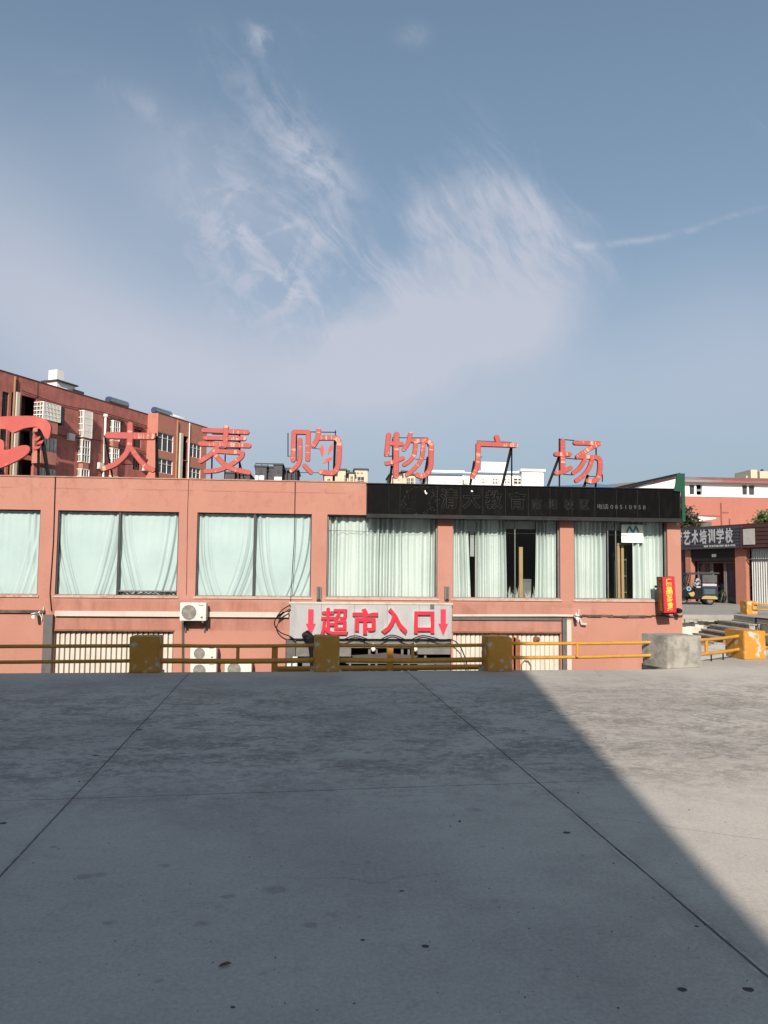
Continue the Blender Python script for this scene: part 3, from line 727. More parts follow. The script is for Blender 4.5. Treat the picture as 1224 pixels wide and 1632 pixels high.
# roller shutters on the lower floor
for k, (a, c) in enumerate(SH):
    b = MB(); n = 23; w_ = (c-a)/n; yy = Y0+0.12
    for i in range(n):
        x = a+i*w_
        b.quad((x, yy, -3), (x+w_*0.72, yy-0.025, -3), (x+w_*0.72, yy-0.025, -0.05), (x, yy, -0.05))
        b.quad((x+w_*0.72, yy-0.025, -3), (x+w_*0.76, yy+0.03, -3), (x+w_*0.76, yy+0.03, -0.05), (x+w_*0.72, yy-0.025, -0.05))
        b.quad((x+w_*0.76, yy+0.03, -3), (x+w_*0.86, yy+0.03, -3), (x+w_*0.86, yy+0.03, -0.05), (x+w_*0.76, yy+0.03, -0.05), 1)  # groove shade put into the colour, since frontal sun flattens the ribs
        b.quad((x+w_*0.86, yy+0.03, -3), (x+w_, yy, -3), (x+w_, yy, -0.05), (x+w_*0.86, yy+0.03, -0.05))
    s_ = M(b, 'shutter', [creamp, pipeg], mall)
    b = MB().box(a-0.02, c+0.02, Y0-0.03, Y0+0.11, -0.045, -0.005)
    if k == 1:
        b.tube([P(853, 1018, Y0+0.02), P(857, 1019, Y0+0.09)], 0.07, 12)
        b.tube([P(831, 1090, Y0+0.06), P(831, 1058, Y0+0.06), P(836, 1052.5, Y0+0.06), P(842, 1053.5, Y0+0.06), P(846, 1061, Y0+0.06), P(846, 1090, Y0+0.06)], 0.016, 6)
    M(b, 'shutter_rail', mat('rusty_rail_%d' % k, (0.26, 0.12, 0.07), (0.10, 0.04, 0.02), 0.8, 4, 0.8), s_)
# rust streak on the right shutter
b = MB(); rr = random.Random(3)
for k in range(5):
    x = P(824, 1030, Y0).x + rr.uniform(-0.12, 0.10); b.box(x, x+rr.uniform(0.02, 0.07), Y0+0.075, Y0+0.09, -3, -0.06-rr.uniform(0, 0.25))
M(b, 'rusty_strip', mat('rust', (0.27, 0.085, 0.035), (0.42, 0.22, 0.12), 0.7, 7, 0.8), mall)
# service pipes
b = MB(); zp = 0.47
b.box(-6.80, -0.99, Y0-0.09, Y0-0.004, 0.33, 0.46)
M(b, 'pipe_duct', pipew, mall)
b = MB(); b.tube([(3.24, Y0-0.06, 0.40), (5.9, Y0-0.06, 0.42), (6.45, Y0-0.06, 0.415), (6.62, Y0-0.06, 0.33), (6.66, Y0-0.08, 0.2), (6.78, Y0-0.1, 0.2)], 0.035, 8)
M(b, 'service_pipe', pipew, mall)
b = MB(); b.box(3.24, 6.14, Y0-0.05, Y0-0.004, 0.29, 0.36)
M(b, 'conduit', pipeg, mall)
b = MB(); b.box(-7.05, -6.83, Y0-0.13, Y0-0.004, -3, 0.36)
M(b, 'downpipe', pipeg, mall)
b = MB(); b.box(6.14, 6.25, Y0-0.12, Y0-0.004, -3, 0.36)
M(b, 'downpipe', pipeg, mall)
b = MB(); b.box(6.26, 6.38, Y0-0.09, Y0-0.004, -3, 0.30)
M(b, 'downpipe', pipew, mall)
# loose cables down the front
b = MB()
b.tube([(-6.95, Y0-0.02, 3.84), (-6.93, Y0-0.02, 2.2), (-6.96, Y0-0.02, 0.9), (-6.9, Y0-0.03, 0.45)], 0.012, 5)
b.tube([P(470.5, 767, Y0-0.03), P(469, 860, Y0-0.03), P(463, 960, Y0-0.03)], 0.010, 5)
b.tube([P(301, 760, Y0-0.012), P(299, 812, Y0-0.012), P(297, 948, Y0-0.012)], 0.005, 4)
M(b, 'cable', blackm, mall)
b = MB(); b.tube([P(291.5, 1100, Y0-0.03), P(291.5, 985, Y0-0.03)], 0.03, 6)
M(b, 'condensate_pipe', pipeg, mall)
# two lamp tubes on the piers
for x_ in (508, 712):
    q = P(x_, 945, Y0-0.05)
    b = MB().box(q.x-0.06, q.x+0.06, Y0-0.10, Y0-0.005, q.z-0.17, q.z+0.17)
    b.tube([(q.x, Y0-0.13, q.z-0.15), (q.x, Y0-0.13, q.z+0.15)], 0.03, 8)
    tag(b.build('wall_lamp', alu), 'slim grey tube lamp on the pier %s the pleated curtains above the supermarket sign' % ('left of' if x_ < 600 else 'right of'), 'lamp', 'tube lamps above the supermarket sign')
# entrance under the supermarket sign
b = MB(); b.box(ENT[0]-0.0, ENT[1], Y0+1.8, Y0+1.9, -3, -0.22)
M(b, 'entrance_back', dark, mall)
b = MB()
for x0_, x1_ in ((-0.98, -0.02), (0.0, 0.95), (0.97, 1.9), (1.92, 2.6), (2.62, 3.2)): b.box(x0_, x1_, Y0-0.02, Y0+0.05, -0.44, -0.225)
b.box(-0.98, 0.62, Y0-0.02, Y0+0.05, -0.66, -0.446); b.box(2.3, 3.2, Y0-0.02, Y0+0.05, -0.60, -0.446)
M(b, 'lintel', mat('stained_steel_panel', (0.24, 0.235, 0.225), (0.12, 0.10, 0.09), 0.8, 2.5, 0.4, metal=0.3), mall)
b = MB()
for x in (0.60, 1.10, 1.28, 1.95, 2.12, 2.55): b.box(x-0.03, x+0.03, Y0+0.06, Y0+0.12, -3, -0.45)
b.box(0.5, 3.2, Y0+0.055, Y0+0.125, -0.85, -0.80)
M(b, 'entrance_frame', alu, mall)
b = MB(); b.box(2.35, 2.8, Y0+0.04, Y0+0.05, -3, -0.86); b.box(2.83, 3.2, Y0+0.04, Y0+0.05, -3, -0.86); b.box(-0.62, 0.3, Y0+0.04, Y0+0.05, -3, -0.70)
M(b, 'entrance_door', mat('grey_door_panel', (0.20, 0.215, 0.21), (0.12, 0.13, 0.13), 0.5, 2, 0.35), mall)
b = MB(); b.box(-1.03, -0.99, Y0-0.12, Y0-0.004, -3, -0.22); b.box(-0.99, -0.80, Y0-0.12, Y0-0.004, -3, -0.24)
M(b, 'entrance_post', pipeg, mall)
nm_ = mat('white_notice', (0.72, 0.72, 0.72), (0.28, 0.30, 0.34), 0.9, 9, 0.6)
for x, z, w_, h_, lab in ((-1.0, -0.9, 0.10, 0.30, 'narrow white notice on the grey post at the far left of the entrance'), (-0.86, -0.85, 0.12, 0.4, 'taller white notice beside the narrow one left of the entrance'), (0.16, -0.95, 0.10, 0.3, 'white notice under the thick black hose beside the entrance'), (0.06, -0.75, 0.08, 0.14, 'smallest white notice beside the hose at the entrance')):
    tag(MB().box(x, x+w_, Y0-0.15, Y0-0.13, z-h_/2, z+h_/2).build('notice', nm_), lab, 'notice')
b = MB().prism([(x, Y0-0.1, z) for x, z in ((0.62, -0.62), (1.0, -0.60), (1.5, -0.55), (1.95, -0.60), (2.35, -0.63), (2.3, -0.68), (1.7, -0.70), (1.2, -0.71), (0.7, -0.70))], (0, 0.02, 0))
tag(b.build('awning_cloth', mat('brown_cloth', (0.10, 0.075, 0.065), None, 0.5, 5, 0.9)), 'strip of limp brown cloth under the lintel of the entrance', 'cloth')
b = MB(); q = P(489, 1014, Y0-0.25)
b.tube([P(486, 1013, Y0-0.2), P(489, 1011, Y0-0.3), P(494, 1016, Y0-0.3), P(497, 1028, Y0-0.28), P(499, 1048, Y0-0.25), P(500, 1075, Y0-0.2)], [0.09, 0.11, 0.11, 0.10, 0.09, 0.09], 10)
tag(b.build('hose', blackm), 'thick black flexible hose hanging at the left end of the supermarket sign', 'hose')
for x_ in (595, 662):
    q = P(x_, 1034, Y0-0.25); b = MB()
    b.tube([(q.x, q.y, q.z+0.12), (q.x, q.y, q.z+0.05)], 0.035, 8); b.tube([(q.x, q.y, q.z+0.05), (q.x, q.y, q.z-0.01), (q.x, q.y, q.z-0.06)], [0.04, 0.06, 0.03], 8)
    b.tube([(q.x, q.y, q.z+0.11), (q.x, Y0-0.03, q.z+0.14)], 0.012, 5)
    tag(b.build('bulb_lamp', whitep), 'small pale bulb lamp under the supermarket sign, %s the lit yellow post' % ('left of' if x_ < 620 else 'right of'), 'lamp')

# ------------------------------------------------------------------ air conditioners
def ac(px0, px1, py0, py1, label, yf=Y0-0.42, first=[None]):
    a, c = P(px0, py0, yf), P(px1, py1, yf); w_, h_ = c.x-a.x, a.z-c.z
    root = thing('air_conditioner', label, 'air conditioner', ((a.x+c.x)/2, Y0-0.26, c.z), 0, 'white air conditioner units on the lower wall')
    x0, x1 = -w_/2, w_/2; yl0, yl1 = -0.16, 0.10
    b_ = MB().box(x0, x1, yl0, yl1, 0, h_); b_.build('casing', acw, root, False, 0.012)
    cx_, cz_, r_ = x0+0.35*w_, h_*0.47, min(h_*0.40, w_*0.30)
    b_ = MB().disc((cx_, yl0-0.004, cz_), (0, -1, 0), r_, 24); b_.build('fan', acg, root)
    b_ = MB()
    for q in (1.0, 0.82, 0.64, 0.46, 0.28): b_.torus((cx_, yl0-0.012, cz_), (0, 1, 0), r_*q, 0.006, 24)
    for q in range(8):
        t = q*math.pi/8; b_.tube([(cx_-r_*math.cos(t), yl0-0.012, cz_-r_*math.sin(t)), (cx_+r_*math.cos(t), yl0-0.012, cz_+r_*math.sin(t))], 0.005, 5)
    for t in range(3):
        w2 = t*2.09+0.4; b_.prism([(cx_, yl0-0.007, cz_), (cx_+r_*0.85*math.cos(w2), yl0-0.007, cz_+r_*0.85*math.sin(w2)), (cx_+r_*0.85*math.cos(w2+0.7), yl0-0.007, cz_+r_*0.85*math.sin(w2+0.7))], (0, 0.002, 0))
    b_.build('fan_guard', mat('guard_wire', (0.36, 0.34, 0.30), None, 0.4, 8, 0.5) if 'guard_wire' not in MATS else MATS['guard_wire'], root)
    b_ = MB().box(x0+0.72*w_, x0+0.9*w_, yl0-0.004, yl0-0.001, h_*0.84, h_*0.88).box(x0+0.80*w_, x0+0.88*w_, yl0-0.004, yl0-0.001, h_*0.14, h_*0.24); b_.build('badge', pipeg, root)
    b_ = MB().box(x0+0.06, x0+0.10, yl0, 0.25, -0.05, -0.003).box(x1-0.10, x1-0.06, yl0, 0.25, -0.05, -0.003)
    b_.box(x0+0.06, x0+0.10, 0.2, 0.25, -0.3, -0.053).box(x1-0.10, x1-0.06, 0.2, 0.25, -0.3, -0.053)
    b_.build('bracket', pipeg, root)
    return root
ac(287, 328, 960.5, 989.5, 'white air conditioner unit fixed high on the wall beside the white duct')
ac(303.5, 344.5, 1030, 1051.5, 'white air conditioner, upper one of the two stacked behind the railing')
ac(303.5, 344.5, 1056, 1080, 'white air conditioner, lower one of the two stacked behind the railing')
ac(358.5, 400.5, 1053, 1079, 'white air conditioner low on the wall, right of the stacked pair')

# ------------------------------------------------------------------ small cameras and lamp heads on the wall
for (x_, y_), lab in (((56, 981), 'small white camera with cable on the wall left of the dark downpipe'), ((918, 984), 'small white camera below the pipe on the wall right of the white downpipe')):
    q = P(x_, y_, Y0-0.2); b = MB()
    b.tube([(q.x, q.y-0.14, q.z-0.03), (q.x, q.y+0.06, q.z+0.02)], 0.04, 10); b.box(q.x-0.045, q.x+0.045, q.y-0.16, q.y+0.08, q.z+0.055, q.z+0.065)
    b.tube([(q.x, q.y+0.04, q.z+0.0), (q.x+0.06, Y0-0.05, q.z+0.10), (q.x+0.06, Y0-0.003, q.z+0.10)], 0.014, 6)
    b.tube([(q.x+0.05, Y0-0.06, q.z+0.05), (q.x+0.12, Y0-0.05, q.z-0.10), (q.x+0.10, Y0-0.04, q.z-0.14), (q.x+0.14, Y0-0.03, q.z+0.2)], 0.008, 5)
    tag(b.build('security_camera', whitep), lab, 'camera')

# ------------------------------------------------------------------ supermarket entrance sign
YS = Y0-0.17
a, c = P(462, 962, YS), P(720, 1018.5, YS); z1s, z0s = a.z, c.z
ms = thing('entrance_sign', 'grey panelled sign with red characters 超市入口 between two red arrows over the entrance', 'sign', ((a.x+c.x)/2, YS+0.15, z0s))
xs_ = [a.x, P(512, 990, YS).x, P(565, 990, YS).x, P(617, 990, YS).x, P(668, 990, YS).x, c.x]
b = MB()
for p_, q_ in zip(xs_, xs_[1:]): b.box(p_+0.004, q_-0.004, YS, YS+0.02, z0s, z1s)
M(b, 'panel', greyp, ms)
b = MB().box(xs_[0], xs_[-1], YS+0.022, YS+0.165, z0s+0.01, z1s-0.01)
M(b, 'box_frame', pipeg, ms)
b = MB().box(xs_[0]-0.02, xs_[-1]+0.02, YS-0.02, YS+0.165, z1s+0.002, z1s+0.045)
M(b, 'top_trim', mat('cream_trim', (0.62, 0.56, 0.48), (0.30, 0.25, 0.2), 0.6, 5, 0.5), ms)
for ch, (x0_, x1_, y0_, y1_) in zip('超市入口', ((512, 553.5, 969, 1012), (562, 602, 969, 1011), (608, 649, 968, 1011), (660, 692, 974, 1009.5))):
    q0, q1 = P(x0_, y0_, YS-0.05), P(x1_, y1_, YS-0.05)
    GL('character', ch, ((q0.x+q1.x)/2, YS-0.045, (q0.z+q1.z)/2), q1.x-q0.x, q0.z-q1.z, [redl, whitep], parent=ms, bold=0.004 if ch == '超' else 0.036, extrude=0.04)
o0 = [o for o in ms.children if o.name.startswith('character')][0]
bm_ = bmesh.new()
for k, (ddx, ddz) in enumerate(((-0.014, -0.008), (0.0, 0.0), (0.014, 0.008), (-0.005, 0.012), (0.006, -0.012))):
    n0 = len(bm_.verts); bm_.from_mesh(o0.data); bm_.verts.ensure_lookup_table()
    for v_ in bm_.verts[n0:]: v_.co += Vector((ddx, -0.0015*k, ddz))
bm_.to_mesh(o0.data); bm_.free()
for x_ in (495.5, 706.5):
    b = MB(); q0 = P(x_, 971, YS-0.03); q1 = P(x_, 994, YS-0.03); q2 = P(x_, 1013, YS-0.03)
    w1_, w2_ = 0.068, 0.125
    pts = [(q0.x-w1_, q0.z), (q0.x+w1_, q0.z), (q0.x+w1_, q1.z), (q0.x+w2_, q1.z), (q0.x, q2.z), (q0.x-w2_, q1.z), (q0.x-w1_, q1.z)]
    b.prism([(x, YS-0.03, z) for x, z in pts], (0, 0.026, 0)); M(b, 'arrow', redarrow, ms)
b = MB(); q = P(689, 966, YS-0.04); b.box(q.x-0.05, q.x+0.05, YS-0.03, YS-0.004, q.z-0.07, q.z+0.05)
M(b, 'bracket', pipeg, ms)
# wavy black cable in front of the sign foot
YC = YS-0.10
pts = [(452, 975), (440, 985), (438, 997), (447, 1008), (462, 1014), (470, 1019), (480, 1019.5), (492, 1016), (512, 1014), (545, 1019), (560, 1014), (572, 1014), (590, 1020), (603, 1020.5), (620, 1013), (632, 1013.5), (650, 1020.5), (662, 1016.5), (674, 1013), (690, 1016), (704, 1020), (718, 1019), (730, 1026), (738, 1040), (745, 1062), (747, 1080)]
b = MB().tube(smooth_line([P(x, y, YC) for x, y in pts], 4), 0.016, 6)
b.tube(smooth_line([P(x, y, YC+0.03) for x, y in ((463, 964), (450, 972), (441, 984), (452, 977), (463, 970))], 5), 0.016, 6)
tag(b.build('loose_cable', blackm), 'black cable looping in waves along the foot of the grey supermarket sign', 'cable')

# ------------------------------------------------------------------ black burnt sign above the right windows
YB = Y0-0.30
a = P(585, 770, YB); c = P(1085, 782, YB); zt, zb = 3.775, 2.905
bs = thing('black_sign', 'long burnt black sign board with ghost outlines of removed characters above the windows', 'sign', ((a.x+c.x)/2, YB+0.15, zb))
XA, XB = a.x, c.x
M(MB().box(XA, XB, YB+0.02, Y0-0.003, zb, zt), 'box_frame', blackm, bs)
sx = [P(x, 800, YB).x for x in (585, 620, 637.5, 697, 733.5, 769.5, 805.5, 842, 876.5, 911.5, 948, 982.5, 1016, 1050.5, 1083)]
b = MB()
for p_, q_ in zip(sx, sx[1:]): b.box(p_+0.006, q_-0.006, YB+0.004, YB+0.018, zb+0.11, zt-0.03)
M(b, 'panel', blackg, bs)
b = MB().box(XA-0.01, XB+0.01, YB-0.02, YB+0.018, zb, zb+0.10); b.box(XA-0.01, XB+0.01, YB-0.03, Y0-0.004, zt+0.002, zt+0.022)
for p_ in sx[2:-1]: b.box(p_-0.004, p_+0.004, YB+0.0, YB+0.003, zb+0.11, zt-0.03)
M(b, 'trim', trim, bs)
for ch, (x0_, x1_, y0_, y1_) in zip('清大教育', ((702, 729.5, 778, 811), (737, 766, 781, 811), (773, 801, 781, 812), (811, 838, 784, 812))):
    q0, q1 = P(x0_, y0_, YB), P(x1_, y1_, YB)
    GL('ghost_character', ch, ((q0.x+q1.x)/2, YB+0.002, (q0.z+q1.z)/2), q1.x-q0.x, q0.z-q1.z, ghost, parent=bs, bold=0.03, extrude=0.0, outline=0.012)
for ch, (x0_, x1_, y0_, y1_) in zip('南阳校区', ((848, 863, 795, 812), (875, 888, 796, 812), (899, 915, 796, 813), (924, 940, 796, 813))):
    q0, q1 = P(x0_, y0_, YB), P(x1_, y1_, YB)
    GL('ghost_character', ch, ((q0.x+q1.x)/2, YB+0.002, (q0.z+q1.z)/2), q1.x-q0.x, q0.z-q1.z, ghost, parent=bs, bold=0.02, extrude=0.0, outline=0.016)
q0, q1 = P(952, 803, YB), P(1029, 812.5, YB)
GL('ghost_number', '电话 0 8 5 1 0 9 5 8', ((q0.x+q1.x)/2, YB+0.001, (q0.z+q1.z)/2), q1.x-q0.x, q0.z-q1.z, mat('pale_glue', (0.05, 0.05, 0.05), None, 0.6, 9, 0.7), parent=bs, bold=0.01, extrude=0.002)
b = MB(); rr = random.Random(9); qc = P(670, 797, YB)
for k in range(90):                            # burnt wreath-shaped stain of glue dabs
    t = rr.uniform(0, 6.283); r_ = rr.gauss(0.36, 0.05); x, z = qc.x+r_*math.cos(t)*1.15, qc.z+r_*math.sin(t)*0.95
    l_ = rr.uniform(0.015, 0.05); w2 = t+1.57+rr.uniform(-0.9, 0.9)
    b.tube([(x, YB+0.002, z), (x+l_*math.cos(w2), YB+0.002, z+l_*math.sin(w2))], 0.007, 4)
M(b, 'ghost_emblem', ghost, bs)
b = MB().prism([(x, YB+0.003, z) for x, z in [(P(u_, v_, YB).x, P(u_, v_, YB).z) for u_, v_ in ((676.5, 782), (678, 781), (679, 785), (681, 786), (680, 788), (677.5, 786))]], (0, -0.004, 0))
b.prism([(P(u_, v_, YB).x, YB+0.003, P(u_, v_, YB).z) for u_, v_ in ((750, 781.5), (752, 781), (754.5, 783), (752, 784))], (0, -0.004, 0))
M(b, 'chip', whitep, bs)

# ------------------------------------------------------------------ green and white gable cap at the right end of the roof
gr_ = thing('roof_gable', 'sloping roof with white gable sheet and green end panel beside the black sign', 'roof', (9.0, Y0+0.4, 3.4))
YG = Y0+0.35
g1, g2, g3 = P(975, 781, YG), P(1078, 783, YG), P(1079, 757, YG)
M(MB().prism([(g1.x, YG, g1.z-0.1), (g2.x, YG, g2.z-0.1), (g3.x, YG, g3.z-0.10), (g1.x+0.6, YG, g1.z+0.04)], (0, 0.08, 0)), 'gable', mat('white_sheet', (0.60, 0.61, 0.63), (0.5, 0.5, 0.52), 0.4, 1, 0.5, fine=0.03), gr_)
r1, r2 = P(955, 783, YG-0.07), P(1083, 754.5, YG-0.07)
M(MB().prism([(r1.x, YG-0.07, r1.z), (r2.x, YG-0.07, r2.z), (r2.x, YG-0.07, r2.z-0.06), (r1.x, YG-0.07, r1.z-0.06)], (0, 4.5, 0)), 'roof_sheet', greyroof, gr_)
M(MB().prism([(r1.x, YG-0.115, r1.z+0.015), (r2.x, YG-0.115, r2.z+0.015), (r2.x, YG-0.115, r2.z-0.035), (r1.x, YG-0.115, r1.z-0.035)], (0, 0.04, 0)), 'roof_edge', blackm, gr_)
pts = [(1079.0, 754.5), (1091.5, 754.5), (1092.5, 831), (1087.5, 831.5), (1086.8, 783.5), (1074, 782.5), (1077, 773)]
M(MB().prism([P(x, y, YB-0.05) for x, y in pts], (0, 0.05, 0)), 'end_panel', greenp, gr_)
# low blue and grey corrugated roofs just behind the parapet
rf = thing('corrugated_roof', 'low blue and grey corrugated steel roof lying behind the right part of the parapet', 'roof', (6, Y0+4, 3.4))
for (x0_, y0_, x1_, y1_, m_, Y_) in ((862, 776, 955, 772, blueroof, 26.0), (948, 775, 1010, 769.5, greyroof, 25.5)):
    q0, q1 = P(x0_, y0_, Y_), P(x1_, y1_, Y_); b = MB(); n = 40
    for i in range(n):
        xa, xb = q0.x+(q1.x-q0.x)*i/n, q0.x+(q1.x-q0.x)*(i+0.5)/n; xc = q0.x+(q1.x-q0.x)*(i+1)/n
        za = q0.z+(q1.z-q0.z)*i/n; zc_ = q0.z+(q1.z-q0.z)*(i+1)/n
        b.quad((xa, Y_-2.4, za-0.42), (xb, Y_-2.4, za-0.38), (xb, Y_, za+0.03), (xa, Y_, za)); b.quad((xb, Y_-2.4, za-0.38), (xc, Y_-2.4, zc_-0.42), (xc, Y_, zc_), (xb, Y_, za+0.03))
    M(b, 'sheet', m_, rf)
M(MB().box(P(862, 776, 26).x, P(1010, 770, 26).x, 25.0, 25.1, 3.37, 3.62), 'support', alu, rf)

# ------------------------------------------------------------------ red rooftop characters
YL = Y0+0.42
def ribbon(b_, pts, w, y, thick, k=0, n=4, sm=True):
    """flat strip with round ends, given thickness; uv = metres along / -1..1 across"""
    c = smooth_line([(p.x, 0, p.z) for p in pts], n) if sm else [Vector((p.x, 0, p.z)) for p in pts]
    if len(c) == 2: c = [c[0].lerp(c[1], t/6) for t in range(7)]
    r_ = w/2; rows = []; s_ = 0.0; prev = None
    t0 = (c[1]-c[0]).normalized(); t1 = (c[-1]-c[-2]).normalized()
    line = []
    for q in range(5): ang = math.pi/2*(1-q/5); line.append((c[0]-t0*r_*math.sin(ang), t0, r_*max(0.05, math.cos(ang))))
    for i, p in enumerate(c):
        t = (c[min(i+1, len(c)-1)]-c[max(i-1, 0)]).normalized(); line.append((p, t, r_))
    for q in range(1, 6): ang = math.pi/2*(q/5); line.append((c[-1]+t1*r_*math.sin(ang), t1, r_*max(0.05, math.cos(ang))))
    off = random.uniform(0, 50)
    for p, t, rr_ in line:
        nrm = Vector((-t.z, 0, t.x))
        if prev is not None: s_ += (p-prev).length
        prev = p; i = len(b_.v)
        for q in (-1, -0.8, 0.8, 1):
            e = p+nrm*(rr_*q); b_.v.append((e.x, y - (0.018 if abs(q) < 1 else 0), e.z)); b_.uv[i+len(rows)*0 + int({-1: 0, -0.8: 1, 0.8: 2, 1: 3}[q])] = (off+s_, q)
        for q in (-1, 1):
            e = p+nrm*(rr_*q); b_.v.append((e.x, y+thick, e.z)); b_.uv[i+4+(q > 0)] = (off+s_, q)
        rows.append(i)
    for a_, c_ in zip(rows, rows[1:]):
        for j in range(3): b_.f.append((a_+j, c_+j, c_+j+1, a_+j+1)); b_.mi.append(k)
        b_.f.append((a_+4, c_+4, c_, a_)); b_.mi.append(1); b_.f.append((a_+3, c_+3, c_+5, a_+5)); b_.mi.append(1)
        b_.f.append((a_+5, c_+5, c_+4, a_+4)); b_.mi.append(1)
    for e, fl in ((rows[0], 1), (rows[-1], 0)):
        q = (e, e+1, e+2, e+3, e+5, e+4); b_.f.append(q if fl else q[::-1]); b_.mi.append(1)
letside = mat('letter_side_steel', (0.22, 0.055, 0.05), (0.12, 0.04, 0.035), 0.6, 4, 0.6)
def roofchar(ch, label, sc, ox, oy, strokes, frame, bars):
    base = P(ox+500/sc, oy+500/sc, YL)
    root = thing('rooftop_character', label, 'sign character', (base.x, YL, 3.36), 0, 'red characters standing on the roof edge')
    b_ = MB()
    for i, (w, pts) in enumerate(strokes):
        ribbon(b_, [P(ox+x/sc, oy+y/sc, YL) for x, y in pts], w/sc*YL/FPX*1.0, YL-0.004*i, 0.09-0.002*i)
    M(b_, 'stroke', [redstrip, letside], root)
    b_ = MB()
    for (x0_, y0_, x1_, y1_, r_, dy) in frame:
        p0_, p1_ = P(x0_, y0_, YL+0.16), P(x1_, y1_, YL+0.16)
        if dy: p1_ = P(x1_, y1_, YL+0.16+dy)
        b_.tube([p0_, p1_], r_*0.75, 6)
    M(b_, 'support_frame', blackm, root)
    return root
ft = 775   # foot row hidden behind the parapet
roofchar('大', 'red rooftop character 大 like a striding figure, left of the 麦 character', 5.564, 110, 640,
    [(62, [(350, 300), (735, 308)]), (52, [(542, 205), (541, 300), (538, 395)]), (50, [(538, 380), (505, 465), (410, 555), (305, 595)]), (48, [(555, 420), (615, 505), (680, 575), (740, 605)])],
    [(167, 694, 182, ft, 0.035, 0), (250, 695, 252, ft, 0.04, 0), (248.5, 690, 248.5, ft, 0.025, 0), (167, 694, 167, ft, 0.02, 0.0), (190, 740, 225, 740, 0.015, 0)], [])
roofchar('麦', 'red rooftop character 麦 with three bars, over the pink parapet beside the apartment block', 10.2, 300, 670,
    [(82, [(255, 160), (955, 192)]), (74, [(275, 285), (905, 297)]), (84, [(205, 380), (985, 412)]), (86, [(612, 118), (610, 250), (600, 405)]), (84, [(470, 445), (360, 560), (205, 660)]),
     (80, [(440, 500), (880, 527)]), (78, [(885, 540), (850, 610), (690, 725), (500, 808), (290, 832)]), (84, [(450, 575), (560, 690), (700, 785), (980, 850)])],
    [(338, 725, 337, ft, 0.03, 0), (359, 725, 358, ft, 0.025, 0), (382, 692, 382, ft, 0.035, 0), (338, 692, 382, 693.5, 0.015, 0), (338, 702, 382, 704, 0.015, 0), (348, 715, 382, 715.5, 0.02, 0), (382, 735, 392, ft, 0.02, 0)], [])
roofchar('购', 'red rooftop character 购 with three leaf shaped dabs inside, left of the black sign', 11.13, 450, 670,
    [(92, [(190, 700), (198, 400), (205, 215)]), (88, [(215, 205), (460, 210)]), (90, [(462, 225), (455, 450), (450, 690)]), (80, [(316, 345), (316, 560), (312, 690), (270, 800), (165, 890)]), (84, [(395, 805), (450, 865), (505, 920)]),
     (92, [(642, 185), (620, 330), (555, 445)]), (92, [(665, 312), (950, 312)]), (98, [(965, 330), (1008, 400), (1008, 600), (990, 800), (920, 925), (820, 935), (690, 915)])],
    [(468, 688, 536, 689, 0.018, 0), (534.5, 686, 534.5, 704, 0.02, 0), (534, 700, 531.5, ft, 0.05, 0), (475.5, 750, 475.5, ft, 0.05, 0), (473, 690, 473, 735, 0.02, 0), (523.5, 735, 523.5, 752, 0.015, 0), (476, 753, 512, 753.5, 0.012, 0), (496, 714, 513, 716, 0.012, 0), (459, 690, 459, 728, 0.02, 0), (459, 727, 470, 727, 0.012, 0)], [])
q = [o for o in COL.objects if o.name.startswith('rooftop_character')][-1]
b = MB()
for pts in (((705, 408), (745, 530), (705, 655), (660, 530)), ((890, 398), (900, 500), (808, 612), (800, 520)), ((895, 640), (880, 690), (790, 750), (706, 762), (760, 680))):
    b.prism([P(450+x/11.13, 670+y/11.13, YL) for x, y in pts], (0, 0.05, 0))
M(b, 'leaf_dab', mat('faded_red_dab', (0.56, 0.075, 0.06), (0.68, 0.30, 0.18), 0.8, 3, 0.55), q)
roofchar('物', 'red rooftop character 物 with a dense right side, above the left part of the black sign', 11.13, 600, 670,
    [(94, [(218, 262), (200, 430), (182, 595)]), (104, [(357, 250), (350, 620), (347, 985)]), (82, [(240, 412), (450, 420)]), (82, [(185, 765), (310, 735), (465, 672)]),
     (84, [(600, 245), (565, 395), (490, 510)]), (84, [(640, 362), (760, 365), (860, 368)]), (96, [(870, 360), (965, 420), (968, 620), (955, 840), (880, 960), (790, 995), (725, 970)]), (82, [(695, 400), (670, 600), (600, 710), (495, 785)]), (82, [(830, 420), (795, 690), (650, 880), (545, 965)])],
    [(625.5, 699, 625.5, 740, 0.022, 0), (624.5, 742, 620.5, ft, 0.05, 0), (681.5, 700, 681.5, 712, 0.02, 0), (682, 728, 674, ft, 0.05, 0), (625, 697.5, 682, 698, 0.015, 0), (636, 754, 650, 752.5, 0.03, 0), (612.5, 727, 627, 727, 0.02, 0), (612, 736.5, 626, 736, 0.012, 0), (662, 732, 680, 732, 0.012, 0), (626, 760, 626, ft, 0.02, 0), (682, 758, 682, ft, 0.02, 0)], [])
roofchar('广', 'red rooftop character 广 like a bent arm with a dot on top', 11.13, 740, 680,
    [(92, [(575, 185), (600, 262)]), (90, [(265, 308), (590, 318), (905, 330)]), (92, [(248, 320), (245, 560), (222, 740), (148, 890)])],
    [(761, 704, 761, 730, 0.02, 0), (756, 735, 749, ft, 0.05, 0), (815, 713, 800, ft, 0.055, 0), (815.5, 713, 815.5, ft, 0.03, 0), (760, 702.5, 815, 705, 0.012, 0), (760, 728, 769, 728.5, 0.012, 0)], [])
